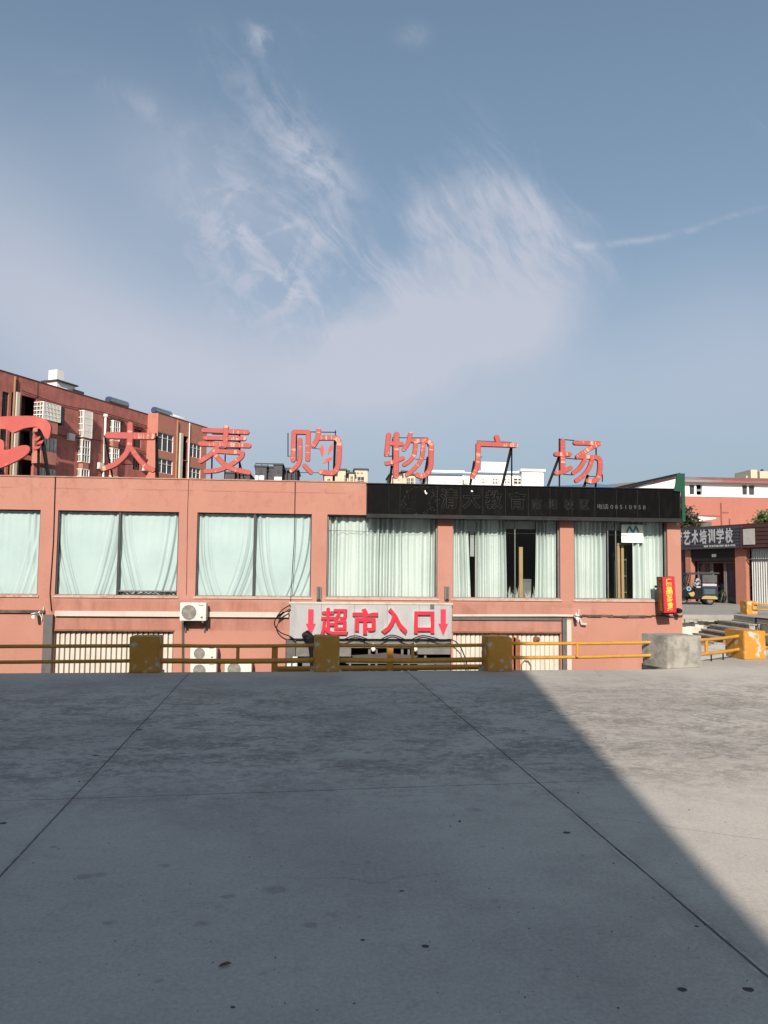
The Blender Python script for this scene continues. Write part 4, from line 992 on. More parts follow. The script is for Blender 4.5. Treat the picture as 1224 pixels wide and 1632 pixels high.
roofchar('场', 'red rooftop character 场, last one on the right before the white gable', 11.13, 870, 690,
    [(94, [(300, 145), (302, 400), (300, 650)]), (88, [(185, 378), (420, 380)]), (84, [(185, 712), (300, 690), (435, 622)]), (88, [(525, 175), (945, 188)]), (88, [(900, 215), (720, 315), (565, 425)]),
     (84, [(600, 428), (760, 430), (880, 438)]), (94, [(900, 440), (955, 490), (955, 680), (920, 800), (840, 862), (745, 852)]), (78, [(695, 470), (600, 620), (490, 710)]), (80, [(810, 490), (765, 620), (660, 760), (540, 850)])],
    [(891.5, 699, 891.5, ft, 0.03, 0), (891, 728, 872, ft+3, 0.05, 0), (950, 714, 950, 730, 0.025, 0), (937, 757, 930, ft+3, 0.05, 0), (960, 756, 960, 768, 0.02, 0), (950, 765, 949, ft+3, 0.04, 0), (892, 700, 915, 702, 0.018, 0), (900, 730, 920, 732, 0.018, 0), (898, 756, 912, 757, 0.018, 0), (936, 759, 950, 759.5, 0.015, 0)], [])
# emblem at the left end
em = thing('rooftop_emblem', 'big red swoosh emblem with small leaves standing at the left end of the roof edge', 'sign emblem', (P(30, 700, YL).x, YL, 3.36), 0)
def EP(pts, y): return [P(cx_/8.592, 580+cy_/8.592, y) for cx_, cy_ in pts]
up = smooth_line([(p.x, p.y, p.z) for p in EP([(-560, 980), (-420, 820), (-200, 740), (0, 722), (200, 712), (450, 712), (560, 735), (650, 780), (692, 850), (690, 930), (660, 1025), (610, 1000), (560, 905), (500, 862), (420, 866), (330, 880), (250, 912), (172, 945), (125, 912), (60, 890), (0, 890), (-150, 900), (-300, 960), (-420, 1090)], YL)], 3)
dn = smooth_line([(p.x, p.y, p.z) for p in EP([(-520, 1130), (-300, 1040), (-120, 1020), (0, 1030), (45, 1060), (58, 1120), (52, 1165), (95, 1178), (200, 1140), (300, 1115), (370, 1115), (405, 1145), (398, 1200), (340, 1258), (250, 1315), (130, 1372), (0, 1425), (-200, 1470), (-420, 1460), (-600, 1330)], YL)], 3)
b = MB()
def plate(b_, pts, thick):
    n = len(pts); i = len(b_.v); b_.prism(pts, (0, thick, 0))
    for j in range(len(b_.v)-i): x, y, z = b_.v[i+j]; b_.uv[i+j] = (x*0.8+z*0.5, 0.3)
plate(b, up, 0.10); plate(b, dn, 0.10)
M(b, 'swoosh', mat('faded_red_plate', (0.50, 0.075, 0.065), (0.60, 0.16, 0.11), 0.5, 1.3, 0.55, chip=(0.72, 0.38, 0.22), chip_lo=0.63, chip_scale=2.6), em)
b = MB()
for pts in ([(462, 1060), (490, 1010), (552, 985), (548, 1015), (520, 1045)], [(498, 1100), (530, 1062), (598, 1038), (575, 1085), (535, 1102)], [(450, 1165), (462, 1135), (560, 1120), (535, 1155), (490, 1172)]):
    b.prism(EP(pts, YL+0.02), (0, 0.05, 0))
M(b, 'leaf', mat('red_leaf_plate', (0.50, 0.07, 0.06), None, 0.3, 3, 0.55), em)
b = MB()
for x0_, y0_, x1_, y1_, r_ in ((62, 684, 61, ft, 0.035), (64.5, 683, 80, ft, 0.05), (49, 688, 50, 722, 0.03), (2, 750, 2, ft, 0.03), (5, 752, 10, ft, 0.03), (61, 702, 69, 704, 0.02)):
    b.tube([P(x0_, y0_, YL+0.16), P(x1_, y1_, YL+0.16)], r_, 6)
M(b, 'support_frame', blackm, em)

# ------------------------------------------------------------------ red vertical light box at the corner
yf = Y0-0.62
a, c = P(1058, 919, yf), P(1078, 977, yf); h_ = a.z-c.z; w_ = 0.335
lb = thing('light_box_sign', 'tall red light box with a column of yellow characters fixed at the building corner', 'sign', ((a.x+c.x)/2, Y0-0.45, c.z))
lb.rotation_euler = (0, R(-2.6), 0)
b = MB().box(-w_/2, w_/2, -0.17, 0.17, 0, h_); b.build('casing', boxside, lb, False, 0.008)
MB().box(-w_/2+0.015, w_/2-0.015, -0.178, -0.172, 0.015, h_-0.015).build('face', boxred, lb)
MB().box(-w_/2, w_/2, -0.02, 0.02, -0.04, -0.004).box(-0.05, 0.05, 0.172, 0.60, 0.2, 0.26).box(-0.05, 0.05, 0.172, 0.60, h_-0.3, h_-0.24).build('bracket', blackm, lb)
for k, ch in enumerate('广超值国货家鲁盘'):
    z = h_-0.075-(h_-0.14)*k/7.6-0.02
    glyph('character', ch, (0, -0.182, z), 0.165, 0.105, boxyel, lb, bold=0.03, extrude=0.003)
    glyph('side_character', ch, (-w_/2-0.006, 0.0, z), 0.16, 0.10, boxor, lb, bold=0.02, extrude=0.003, axis=(0, -1, 0))
q = P(1082.5, 973.5, Y0-0.3)
tag(MB().tube([(q.x, q.y-0.06, q.z), (q.x, q.y+0.06, q.z)], [0.06, 0.075], 12).build('bell', blackm), 'small round black bell fixed beside the foot of the red light box', 'bell')

# ================================================================== DECK EDGE: BLOCKS AND RAILS
BG = 'concrete blocks along the deck edge'
def block(name, mats, label, loc, rz, w, d, h, seed=0, group=BG):
    bm_ = bmesh.new(); bmesh.ops.create_cube(bm_, size=1.0)
    for v in bm_.verts: v.co = Vector((v.co.x*w, v.co.y*d, (v.co.z+0.5)*h))
    bmesh.ops.bevel(bm_, geom=list(bm_.edges), offset=0.010, segments=2, affect='EDGES')
    bmesh.ops.subdivide_edges(bm_, edges=[e for e in bm_.edges if e.calc_length() > 0.2], cuts=9, use_grid_fill=True)
    rr_ = random.Random(seed)
    from mathutils import noise as mn
    for v in bm_.verts:
        q_ = mn.noise_vector(v.co*9+Vector((seed*7, 0, 0)))*0.004 + mn.noise_vector(v.co*3+Vector((seed*3, 5, 0)))*0.006
        if v.co.z > 0.02: v.co += q_
        edge = sum(1 for k_, s_ in ((abs(v.co.x), w/2), (abs(v.co.y), d/2), (v.co.z, h)) if k_ > s_-0.03)
        if edge >= 2 and mn.noise(v.co*6+Vector((seed, 2, 1))) > 0.18: v.co *= 0.975
    me = bpy.data.meshes.new(name); bm_.to_mesh(me); bm_.free(); me.materials.append(mats)
    o = bpy.data.objects.new(name, me); COL.objects.link(o); o.location = loc; o.rotation_euler = (0, 0, rz)
    return tag(o, label, 'concrete block', group)
BX = []
for i, (pxa, pxb, py, lab) in enumerate(((205, 252, 1073, 'shaded yellow block in front of the left cream shutter'), (500.5, 541, 1071, 'shaded yellow block in front of the supermarket sign, with a pale scrape'), (777, 817.5, 1070.5, 'yellow block with a white peeled streak at the edge of the shadow'))):
    q0, q1 = G(pxa, py), G(pxb, py); x0_, y0_ = DL(q0); x1_, _ = DL(q1)
    cx_ = (x0_+x1_)/2; BX.append((x0_, x1_, y0_+0.19))
    w_ = DW(cx_, y0_+0.19); block('yellow_block', yel, lab, w_, DA, x1_-x0_, 0.38, 0.535, i+1)
q0, q1 = G(1065, 1067), G(1117.5, 1063.5); ang = math.atan2((q1-q0).y, (q1-q0).x)*0.8; wv_ = (q1-q0).length
mid_ = (q0+q1)/2 + Vector((-math.sin(ang), math.cos(ang), 0))*0.3
block('concrete_block', conc, 'bare grey concrete block at the sunlit corner of the deck', mid_, ang, wv_*0.98, 0.6, 0.53, 4); GBC = mid_
q0, q1 = G(1185, 1052.2), G(1221, 1051)
mid_ = (q0+q1)/2 + Vector((0, 0.32, 0)); block('yellow_block', yel, 'sunlit yellow block at the top of the stairwell on the right', mid_, R(4), 0.43, 0.6, 0.52, 5); YBC = mid_
q0, q1 = G(1190.5, 979.5), G(1207.5, 979.5)
mid_ = (q0+q1)/2 + Vector((0, 0.25, 0)); block('yellow_block', yel, 'small distant yellow block in front of the galvanised shutter', mid_, 0, 0.42, 0.5, 0.52, 6); FBC = mid_
def railing(label, rails, posts):
    c_ = rails[0][0]; root = thing('railing', label, 'railing', (c_[0], c_[1], 0), 0, 'yellow pipe railings along the deck edge')
    for p_, q_, r_ in rails:
        p_, q_ = Vector(p_), Vector(q_); n = 8; rr_ = random.Random(int(abs(p_.x)*100))
        pts = [p_.lerp(q_, t/n) + Vector((0, 0, -0.012*math.sin(math.pi*t/n)+rr_.uniform(-0.003, 0.003))) for t in range(n+1)]
        M(MB().tube(pts, r_, 10), 'rail', yelp, root, smooth=True)
    for p_, q_, r_ in posts: M(MB().tube([p_, q_], r_, 8), 'post', yelp, root)
    return root
YR = BX[0][2]
zt_, zl_ = 0.385, 0.155
def span(x0_, x1_, label, posts=(), lr=0.027, z0=(zt_, zl_), z1=(zt_, zl_)):
    railing(label, [(DW(x0_, YR, z0[0]), DW(x1_, YR, z1[0]), 0.028), (DW(x0_, YR+0.02, z0[1]), DW(x1_, YR+0.02, z1[1]), lr)],
            [(DW(xp, YR+0.005, zl_-0.0), DW(xp, YR+0.005, zt_), 0.026) for xp in posts])
span(-9.0, BX[0][0], 'shaded yellow pipe railing at the left edge, left of the first block', (-6.2,))
pxx = lambda p_: DL(G(p_, 1068))[0]
span(BX[0][1], BX[1][0], 'shaded yellow pipe railing in front of the stacked air conditioners', (pxx(379),), 0.040)
span(BX[1][1], BX[2][0], 'yellow pipe railing under the supermarket sign, its lower pipe half lit', (pxx(658),), 0.040)
g_ = DL(GBC); 
railing('sunlit yellow pipe railing between the peeled yellow block and the grey block', [(DW(BX[2][1], YR, 0.41), Vector((GBC.x-0.25, GBC.y+0.0, 0.40)), 0.028), (DW(BX[2][1], YR, 0.185), Vector((GBC.x-0.25, GBC.y, 0.185)), 0.028)],
        [(DW(pxx(928), YR+0.06, 0.185), DW(pxx(928), YR+0.06, 0.405), 0.024)])
a_ = Vector((GBC.x+0.2, GBC.y+0.12, 0)); c_ = Vector((YBC.x-0.15, YBC.y-0.10, 0))
mp = a_.lerp(c_, 0.42)
rl = railing('short yellow railing with thin pickets between the grey block and the sunlit yellow block', [(a_+Vector((0, 0, 0.40)), c_+Vector((0, 0, 0.41)), 0.030), (a_+Vector((0, 0, 0.15)), c_+Vector((0, 0, 0.17)), 0.030)],
        [(mp+Vector((0, 0, 0.15)), mp+Vector((0, 0, 0.405)), 0.034)])
for t in (0.12, 0.32, 0.52, 0.72):
    p_ = a_.lerp(c_, t)+Vector((0, 0.05, 0)); M(MB().tube([p_+Vector((0, 0, -0.25)), p_+Vector((0, 0, 0.14))], 0.012, 6), 'picket', blackm, rl)
railing('yellow pipe railing leaving the frame right of the sunlit yellow block', [(YBC+Vector((0.2, 0, 0.42)), YBC+Vector((3.6, 1.0, 0.42)), 0.03), (YBC+Vector((0.2, 0, 0.18)), YBC+Vector((3.6, 1.0, 0.18)), 0.03)], [(YBC+Vector((1.9, 0.5, 0.18)), YBC+Vector((1.9, 0.5, 0.42)), 0.03)])
railing('distant yellow railing right of the small distant yellow block', [(FBC+Vector((0.0, -0.28, 0.40)), FBC+Vector((6, -1.2, 0.42)), 0.035), (FBC+Vector((0.0, -0.28, 0.20)), FBC+Vector((6, -1.2, 0.2)), 0.03)], [(FBC+Vector((0.02, -0.28, 0.20)), FBC+Vector((0.02, -0.28, 0.40)), 0.03)])
# second guard rail standing lower, just outside the deck
YO = 13.05
gx = lambda p_, z: DL(P(p_, 1040, YO))[0]
gd = thing('guard_rail', 'low yellow guard rail with square posts just beyond the deck edge, partly sunlit', 'guard rail', DW(1.0, YO, -3.0))
for p_, zt2 in ((438, 0.30), (622.5, 0.245)):
    x = gx(p_, 0); M(MB().box(-0.05, 0.05, -0.05, 0.05, -3.0, zt2, M=Matrix.Translation(DW(x, YO, 0)) @ Matrix.Rotation(DA, 4, 'Z')), 'post', yelp, gd)
M(MB().tube([DW(gx(440, 0), YO, -0.10), DW(gx(800, 0), YO, -0.08)], 0.045, 8), 'rail', yelp, gd, smooth=True)
# ------------------------------------------------------------------ stairs up to the pavement
st = thing('stairs', 'worn concrete steps with brown risers climbing to the upper pavement on the right', 'stairs', (13.5, 26.6, -0.9))
for k in range(5):
    x1_ = 15.1-0.32*k; zt2 = -0.165*(k+1)-0.02
    b = MB().box(x1_-0.34, x1_-0.003 if k else 15.13, 26.2, 28.42, -0.895, zt2-0.05)
    M(b, 'riser', rust if k > 1 else conc, st)
    b = MB().box(x1_-0.37, x1_-0.003 if k else 15.13, 26.17, 28.43, zt2-0.048, zt2)
    M(b, 'tread', conc, st)
M(MB().tube([(14.95, 23.2, 0.05), (15.0, 26.2, 0.02)], 0.03, 6).tube([(14.95, 23.2, -0.9), (14.95, 23.2, 0.05)], 0.03, 6).tube([(15.0, 26.2, -0.9), (15.0, 26.2, 0.02)], 0.03, 6), 'handrail', blackm, st)
M(MB().box(12.6, 13.1, 25.7, 27.2, -0.897, -0.82), 'bottom_step', rust, st)

# ================================================================== SHOP ROW ON THE RIGHT
sa = R(-17); sdir = Vector((math.sin(sa), math.cos(sa), 0))      # along the front, going away
O_ = G(1180, 963.2)
shop = thing('corner_shop', 'low salmon shop row with dark glass doors, slatted sign and galvanised shutter', 'shop building', (O_.x, O_.y, 0), math.atan2(-sdir.y, -sdir.x))
# local axes: x = towards the viewer along the front, -y?  front faces local +y or -y decided below
rot = Matrix.Rotation(shop.rotation_euler.z, 3, 'Z'); fy = 1.0 if (rot @ Vector((0, 1, 0))).x < 0 else -1.0
def SB(x0_, x1_, d0, d1, z0_, z1_): return MB().box(x0_, x1_, fy*d0, fy*d1, z0_, z1_)     # d: metres out of the front
def sadd(b_, x0_, x1_, d0, d1, z0_, z1_): return b_.box(x0_, x1_, fy*d0, fy*d1, z0_, z1_)
shopm = mat('shop_salmon', (0.50, 0.205, 0.145), (0.36, 0.15, 0.11), 0.6, 1.5, 0.85, chip=(0.5, 0.42, 0.38), chip_lo=0.70, chip_scale=2.2)
b = SB(-0.28, 0.42, -0.3, 0.0, 0, 2.9); sadd(b, -3.85, -3.45, -0.3, 0.0, 0, 2.9); sadd(b, -6.0, 9.0, -8, -0.31, 2.9, 4.05); sadd(b, 3.9, 9.0, -0.3, 0, 0, 2.9); sadd(b, -6.0, 9.0, -8.3, -8.0, 0, 4.0)
sadd(b, -6.0, -5.8, -7.9, -0.31, 0, 2.88)
b.build('wall', shopm, shop)
SB(-3.44, -0.29, -4.0, -3.9, 0, 2.88).build('inner_wall', dark, shop)
SB(-5.7, 3.9, -3.9, -0.4, -0.02, 0.012).build('shop_floor', dark, shop)
SB(-3.45, -0.28, -0.28, -0.05, 2.25, 2.88).build('door_header', mat('black_fascia', (0.012, 0.012, 0.013), None, 0.4, 3, 0.5), shop)
b = SB(-3.44, -3.36, -0.55, -0.47, 0.013, 2.24)
for x_ in (-2.45, -2.35, -1.50, -1.40, -0.34): sadd(b, x_-0.035, x_+0.035, -0.55, -0.47, 0.013, 2.24)
sadd(b, -3.35, -0.38, -0.54, -0.48, 2.14, 2.22)
b.build('door_frame', mat('grey_door_frame', (0.25, 0.22, 0.21), None, 0.5, 4, 0.5), shop)
b = SB(-3.35, -2.49, -0.52, -0.50, 0.013, 2.13); sadd(b, -1.36, -0.38, -0.52, -0.50, 0.013, 2.13); b.build('pane', glassd, shop)
SB(-1.15, -0.62, -0.49, -0.47, 0.35, 1.75).build('door_poster', mat('purple_poster', (0.12, 0.055, 0.085), (0.05, 0.05, 0.10), 0.6, 3, 0.5), shop)
SB(-1.9, -1.6, -0.04, -0.02, 2.46, 2.62).build('number_plate', whitep, shop)
b = MB()
for k in range(14): sadd(b, -4.3, 0.40, 0.24 if k % 2 else 0.25, 0.30 if k % 2 else 0.325, 2.90+k*0.083, 2.90+k*0.083+0.081)
sg = b.build('sign_board', slatm, shop)
X_ = -1.0
def slab(name, body, x, z, w, h, m_, bold, parent=sg):
    me_ax = Vector((-1.0, 0, 0)) if fy > 0 else Vector((1.0, 0, 0))
    o = glyph(name, body, (x, fy*0.34, z), w, h, m_, parent, bold=bold, extrude=0.004, axis=me_ax)
    return o
# reading direction runs from the far end to the near end of the front
chars = '海艺术培训学校'
chalk = mat('chalky_lettering', (0.50, 0.50, 0.53), (0.38, 0.38, 0.41), 0.6, 4, 0.7)
rdir = 1.0
me_ax = Vector((1.0, 0, 0))
test_n = me_ax.cross(Vector((0, 0, 1)))
for k, ch in enumerate(chars):
    x = -3.95 + k*0.605
    glyph('character', ch, (x, fy*0.332, 3.56), 0.50, 0.80, chalk, sg, bold=0.028, extrude=0.004, axis=(1, 0, 0) if fy < 0 else (-1, 0, 0))
glyph('small_lettering', '电话 艺术培训 舞蹈 美术 声乐', (-1.0, fy*0.332, 3.03), 2.2, 0.13, chalk, sg, bold=0.05, extrude=0.003, axis=(1, 0, 0) if fy < 0 else (-1, 0, 0))
b = MB()
for k in range(12): sadd(b, 0.52, 9.0, 0.24 if k % 2 else 0.25, 0.30 if k % 2 else 0.33, 2.90+k*0.1, 2.90+k*0.1+0.097)
b.build('louvre_fascia', louv, shop)
b = SB(0.62, 1.35, 0.335, 0.35, 3.05, 3.85); b.build('blank_board', mat('stained_board', (0.52, 0.50, 0.47), (0.38, 0.35, 0.32), 0.7, 2.5, 0.7), shop)
b = SB(-4.3, 9.0, -0.30, 0.30, 4.07, 4.12); b.build('canopy', louv, shop)
SB(0.42, 0.51, 0.0, 0.34, 2.85, 4.0).build('divider', louv, shop)
b = MB(); n = 22; x0_ = 0.75; x1_ = 3.9; wv_ = (x1_-x0_)/n
for i in range(n):
    x = x0_+i*wv_
    p4 = [(x, -0.06), (x+wv_*0.25, -0.14), (x+wv_*0.5, -0.14), (x+wv_*0.75, -0.06), (x+wv_, -0.06)]
    for (xa, da), (xb, db) in zip(p4, p4[1:]): b.quad((xa, fy*da, 0), (xb, fy*db, 0), (xb, fy*db, 2.85), (xa, fy*da, 2.85))
b.build('shutter', galv, shop)
SB(0.43, 3.9, -0.045, -0.0, 2.28, 2.34).build('shutter_rail', pipeg, shop)
b = SB(-5.75, -3.9, -0.25, -0.2, 0, 2.88); b.build('side_window', glassd, shop)
b = SB(-4.9, -4.6, -0.19, -0.17, 0.9, 2.3); sadd(b, -5.1, -4.3, -0.19, -0.17, 0.0, 0.75); b.build('window_poster', whitep, shop)
# yellow crate just inside the open door
q = shop.matrix_basis @ Vector((-1.93, fy*-0.9, 0.02)) if False else Vector((O_.x, O_.y, 0)) + rot @ Vector((-1.9, fy*-1.0, 0.016))
b = MB()
for k in range(3): b.box(-0.22, 0.22, -0.16, 0.16, 0.1+k*0.32, 0.36+k*0.32, k % 2)
for sx_ in (-1, 1):
    for sy_ in (-1, 1): b.box(sx_*0.21-0.02, sx_*0.21+0.02, sy_*0.15-0.02, sy_*0.15+0.02, 0, 1.05, 0)
o = b.build('rack', [trikegrn, trikeyel]); o.location = q; o.rotation_euler = shop.rotation_euler
tag(o, 'small rack with yellow and grey trays inside the open shop doorway', 'rack')

# ------------------------------------------------------------------ electric tricycle
tq = G(1113, 963.5)
tk = thing('electric_tricycle', 'black roofed electric tricycle with yellow mudguard parked before the shop doors', 'tricycle', (tq.x, tq.y, 0), R(-8))
def T(b_, name, m_, smooth=False, bevel=0): return b_.build(name, m_, tk, smooth, bevel)
# x: -1.0 nose .. +0.9 tail ; y: -0.42 (towards viewer) .. 0.42
T(MB().box(-0.52, 0.86, -0.42, 0.42, 0.27, 0.46), 'chassis', trikeb, False, 0.02)
b = MB().prism([(x, -0.40, z) for x, z in ((-0.92, 0.36), (-0.97, 0.55), (-0.90, 0.74), (-0.72, 0.92), (-0.50, 0.95), (-0.34, 0.80), (-0.30, 0.46), (-0.55, 0.40))], (0, 0.80, 0))
T(b, 'nose', trikeb, False, 0.03)
T(MB().box(-0.30, 0.06, -0.41, 0.41, 0.46, 0.84), 'front_panel', trikeb, False, 0.02)
T(MB().box(0.07, 0.84, -0.42, 0.42, 0.46, 0.93), 'rear_body', trikeblue, False, 0.02)
T(MB().box(0.16, 0.70, -0.432, -0.424, 0.54, 0.80), 'side_panel', trikegrn)
T(MB().box(0.10, 0.80, -0.40, 0.30, 0.935, 1.06), 'seat_back', MATS['pale_seat_cover'] if 'pale_seat_cover' in MATS else mat('pale_seat_cover', (0.50, 0.47, 0.46), None, 0.4, 5, 0.7), False, 0.03)
b = MB()
for y in (-0.39, 0.39):
    b.tube([(-0.74, y, 0.92), (-0.62, y, 1.30), (-0.56, y, 1.54)], 0.022, 6); b.tube([(0.06, y, 0.84), (0.06, y, 1.55)], 0.024, 6); b.tube([(0.83, y, 0.92), (0.83, y, 1.55)], 0.028, 6)
    b.tube([(-0.35, y, 0.9), (-0.22, y, 1.52)], 0.016, 6)
T(b, 'pillar', trikeb)
b = MB().prism([(x, -0.47, z) for x, z in ((-0.70, 1.53), (-0.45, 1.60), (0.2, 1.635), (0.88, 1.63), (0.93, 1.58), (0.9, 1.55), (-0.68, 1.50))], (0, 0.94, 0))
T(b, 'roof', mat('grey_black_canopy', (0.03, 0.032, 0.034), None, 0.3, 3, 0.5), False, 0.012)
T(MB().quad((-0.73, -0.37, 0.95), (-0.73, 0.37, 0.95), (-0.57, 0.37, 1.5), (-0.57, -0.37, 1.5)), 'windscreen', glassmat('smoky_windscreen', (0.35, 0.36, 0.38), 0.10))
T(MB().quad((0.10, -0.40, 1.12), (0.80, -0.40, 1.12), (0.80, -0.40, 1.5), (0.10, -0.40, 1.5)), 'rear_window', mat('hazy_plastic_window', (0.10, 0.10, 0.105), (0.04, 0.035, 0.04), 0.6, 4, 0.3))
b = MB().tube([(-0.60, -0.40, 0.80), (-0.60, -0.47, 0.80)], [0.13, 0.12], 16); hl = T(b, 'headlight', lampb)
MB().tube([(-0.60, -0.472, 0.80), (-0.60, -0.478, 0.80)], [0.055, 0.05], 12).build('lens', trikeblue, hl)
b = MB().prism([(x, -0.43, z) for x, z in ((-0.62, 0.58), (-0.35, 0.66), (-0.30, 0.56), (-0.36, 0.42), (-0.50, 0.42))], (0, 0.03, 0)); T(b, 'nose_badge', trikeyel)
b = MB().prism([(x, -0.455, z) for x, z in ((0.02, 0.30), (0.05, 0.40), (0.2, 0.46), (0.70, 0.45), (0.80, 0.36), (0.78, 0.29))], (0, 0.07, 0)); T(b, 'mudguard', trikeyel)
T(MB().box(0.12, 0.5, -0.25, 0.3, 0.70, 0.80).box(-0.18, 0.04, -0.3, 0.3, 0.845, 0.93), 'seat', MATS['pale_seat_cover'], False, 0.02)
b = MB().tube([(-0.55, -0.36, 1.10), (-0.48, 0.0, 1.02), (-0.55, 0.36, 1.10)], 0.016, 6); b.tube([(-0.48, 0, 1.02), (-0.62, 0, 0.7)], 0.02, 6); T(b, 'handlebar', blackm)
b = MB().tube([(-0.74, -0.40, 0.98), (-0.86, -0.50, 1.06)], 0.01, 5); b.tube([(-0.88, -0.52, 1.06), (-0.85, -0.54, 1.06)], 0.07, 10); T(b, 'mirror', trikeb)
for nm, x, y, r_ in (('front', -0.72, 0.0, 0.22), ('rear', 0.45, -0.36, 0.22), ('rear', 0.45, 0.36, 0.22)):
    b = MB().torus((x, y, r_), (0, 1, 0), r_-0.05, 0.05, 20); b.disc((x, y-0.02, r_), (0, -1, 0), r_-0.06, 16, 1); b.disc((x, y+0.02, r_), (0, 1, 0), r_-0.06, 16, 1)
    T(b, 'wheel', [tyre, alu], True)
# bundle of white bags on the seat
b = MB()
for k in range(5):
    c3 = Vector((tq.x, tq.y, 0)) + Matrix.Rotation(R(-8), 3, 'Z') @ Vector((-0.20+0.07*k, random.uniform(-0.2, 0.1), 1.02+0.10*(k % 3)))
    b.tube([c3+Vector((-0.10, 0, -0.05)), c3+Vector((-0.04, 0, 0.03)), c3+Vector((0.04, 0, 0.05)), c3+Vector((0.10, 0, 0.0))], [0.03, 0.075, 0.08, 0.03], 8)
tag(b.build('bundle', mat('white_plastic_bag', (0.40, 0.39, 0.40), (0.15, 0.15, 0.16), 0.7, 9, 0.6), None, True), 'heap of white plastic bags piled on the tricycle front seat', 'bundle')
# bicycle behind it
bq = G(1139.5, 961.5)
bk = thing('bicycle', 'dark bicycle parked right behind the roofed tricycle', 'bicycle', (bq.x, bq.y, 0), R(18))
for x in (-0.5, 0.5):
    w = MB().torus((x, 0, 0.33), (0, 1, 0), 0.31, 0.024, 24).build('wheel', tyre, bk, True)
    b = MB()
    for k in range(8): t = k*math.pi/8; b.tube([(x-0.29*math.cos(t), 0, 0.33-0.29*math.sin(t)), (x+0.29*math.cos(t), 0, 0.33+0.29*math.sin(t))], 0.003, 4)
    b.build('spokes', alu, w)
b = MB().tube([(-0.5, 0, 0.33), (-0.36, 0, 0.92), (-0.32, 0, 1.0)], 0.016, 6); b.tube([(-0.38, 0, 0.82), (0.05, 0, 0.30), (0.5, 0, 0.33)], 0.018, 6); b.tube([(0.05, 0, 0.30), (0.16, 0, 0.86)], 0.016, 6); b.tube([(0.5, 0, 0.33), (0.13, 0, 0.72)], 0.012, 6); b.tube([(-0.36, 0, 0.78), (0.12, 0, 0.70)], 0.016, 6)
b.build('frame', blackm, bk)
MB().tube([(-0.22, -0.28, 1.02), (-0.32, -0.1, 1.0), (-0.32, 0.1, 1.0), (-0.22, 0.28, 1.02)], 0.014, 6).build('handlebar', blackm, bk)
MB().prism([(0.04, -0.03, 0.88), (0.30, -0.09, 0.88), (0.33, 0, 0.88), (0.30, 0.09, 0.88), (0.04, 0.03, 0.88)], (0, 0, 0.05)).build('saddle', tyre, bk)
MB().box(-0.72, -0.48, -0.16, 0.16, 0.72, 0.95).build('basket', pipeg, bk)

# ================================================================== BACKGROUND ON THE RIGHT
YH = 75.0
h1, h2 = P(1086, 768.5, YH), P(1320, 756, YH)
ho = thing('house', 'long red and white house with grey red roof edge behind the shop row', 'house', ((h1.x+h2.x)/2, YH, 0))
bxx = [h1.x, h2.x]; zr = P(1150, 766.5, YH).z; zw1 = P(1150, 772.5, YH).z; zw0 = P(1150, 792, YH).z
wins = [(P(a_, 780, YH).x, P(c_, 780, YH).x, P(1150, y1_, YH).z, P(1150, y0_, YH).z) for a_, c_, y0_, y1_ in ((1098.5, 1106.5, 773.5, 789), (1109.5, 1118.5, 773, 789.5), (1182.5, 1190.5, 772.5, 788), (1193, 1202, 772.5, 788))]
zw1s = zr-0.02
M(MB().wall(h1.x, h2.x, zw0, zw1s, YH-0.05, YH+0.25, wins), 'upper_wall', whitew, ho)
M(MB().box(h1.x, h2.x, YH, YH+0.25, -3, zw0-0.005).box(h1.x, h2.x, YH+9.7, YH+10, -3, zw1s).box(h1.x, h1.x+0.3, YH+0.26, YH+9.69, -3, zw1s).box(h2.x-0.3, h2.x, YH+0.26, YH+9.69, -3, zw1s), 'wall', mat('house_red', (0.46, 0.175, 0.135), (0.40, 0.145, 0.11), 0.5, 0.15, 0.85, streak=3), ho)
for k, w_ in enumerate(wins):
    f = M(MB().box(w_[0], w_[1], YH+0.1, YH+0.14, w_[2], w_[3]) if k != 1 else MB().box(w_[0], w_[1], YH+1.0, YH+1.04, w_[2], w_[3]), 'window', glassd if k != 1 else dark, ho)
    M(MB().box(w_[0]-0.06, w_[1]+0.06, YH-0.09, YH-0.055, w_[2]-0.08, w_[2]-0.004), 'sill', whitew, f)
rz0, rz1 = P(1090, 768, YH), P(1224, 761, YH)
M(MB().prism([(h1.x-0.3, YH-0.7, zr-0.25), (h1.x-0.3, YH-0.7, zr-0.02), (h1.x-0.3, YH+1.5, zr+0.55), (h1.x-0.3, YH+10.5, zr+0.55), (h1.x-0.3, YH+10.5, zr+0.3), (h1.x-0.3, YH+1.5, zr+0.05)], (h2.x-h1.x+0.6, 0, 0)), 'roof', mat('red_grey_roof', (0.30, 0.115, 0.10), (0.30, 0.28, 0.29), 0.8, 0.12, 0.6, lo=0.5, hi=0.6), ho)
b = MB()
for p_ in (1149, 1162): q = P(p_, 815, YH); b.box(q.x-0.05, q.x+0.05, YH-0.10, YH-0.005, 1, zw0-0.6 if p_ < 1155 else zw0-2.2)
q = P(1149, 800, YH); q2 = P(1162, 817, YH); b.box(q.x+0.06, q2.x-0.06, YH-0.06, YH-0.01, q2.z-0.03, q2.z+0.03)
b.box(P(1112, 822, YH).x, q.x-0.06, YH-0.05, YH-0.01, P(1130, 822, YH).z-0.03, P(1130, 822, YH).z+0.03)
M(b, 'downpipe', mat('maroon_pipe', (0.30, 0.09, 0.07), None, 0.3, 1, 0.6), ho)
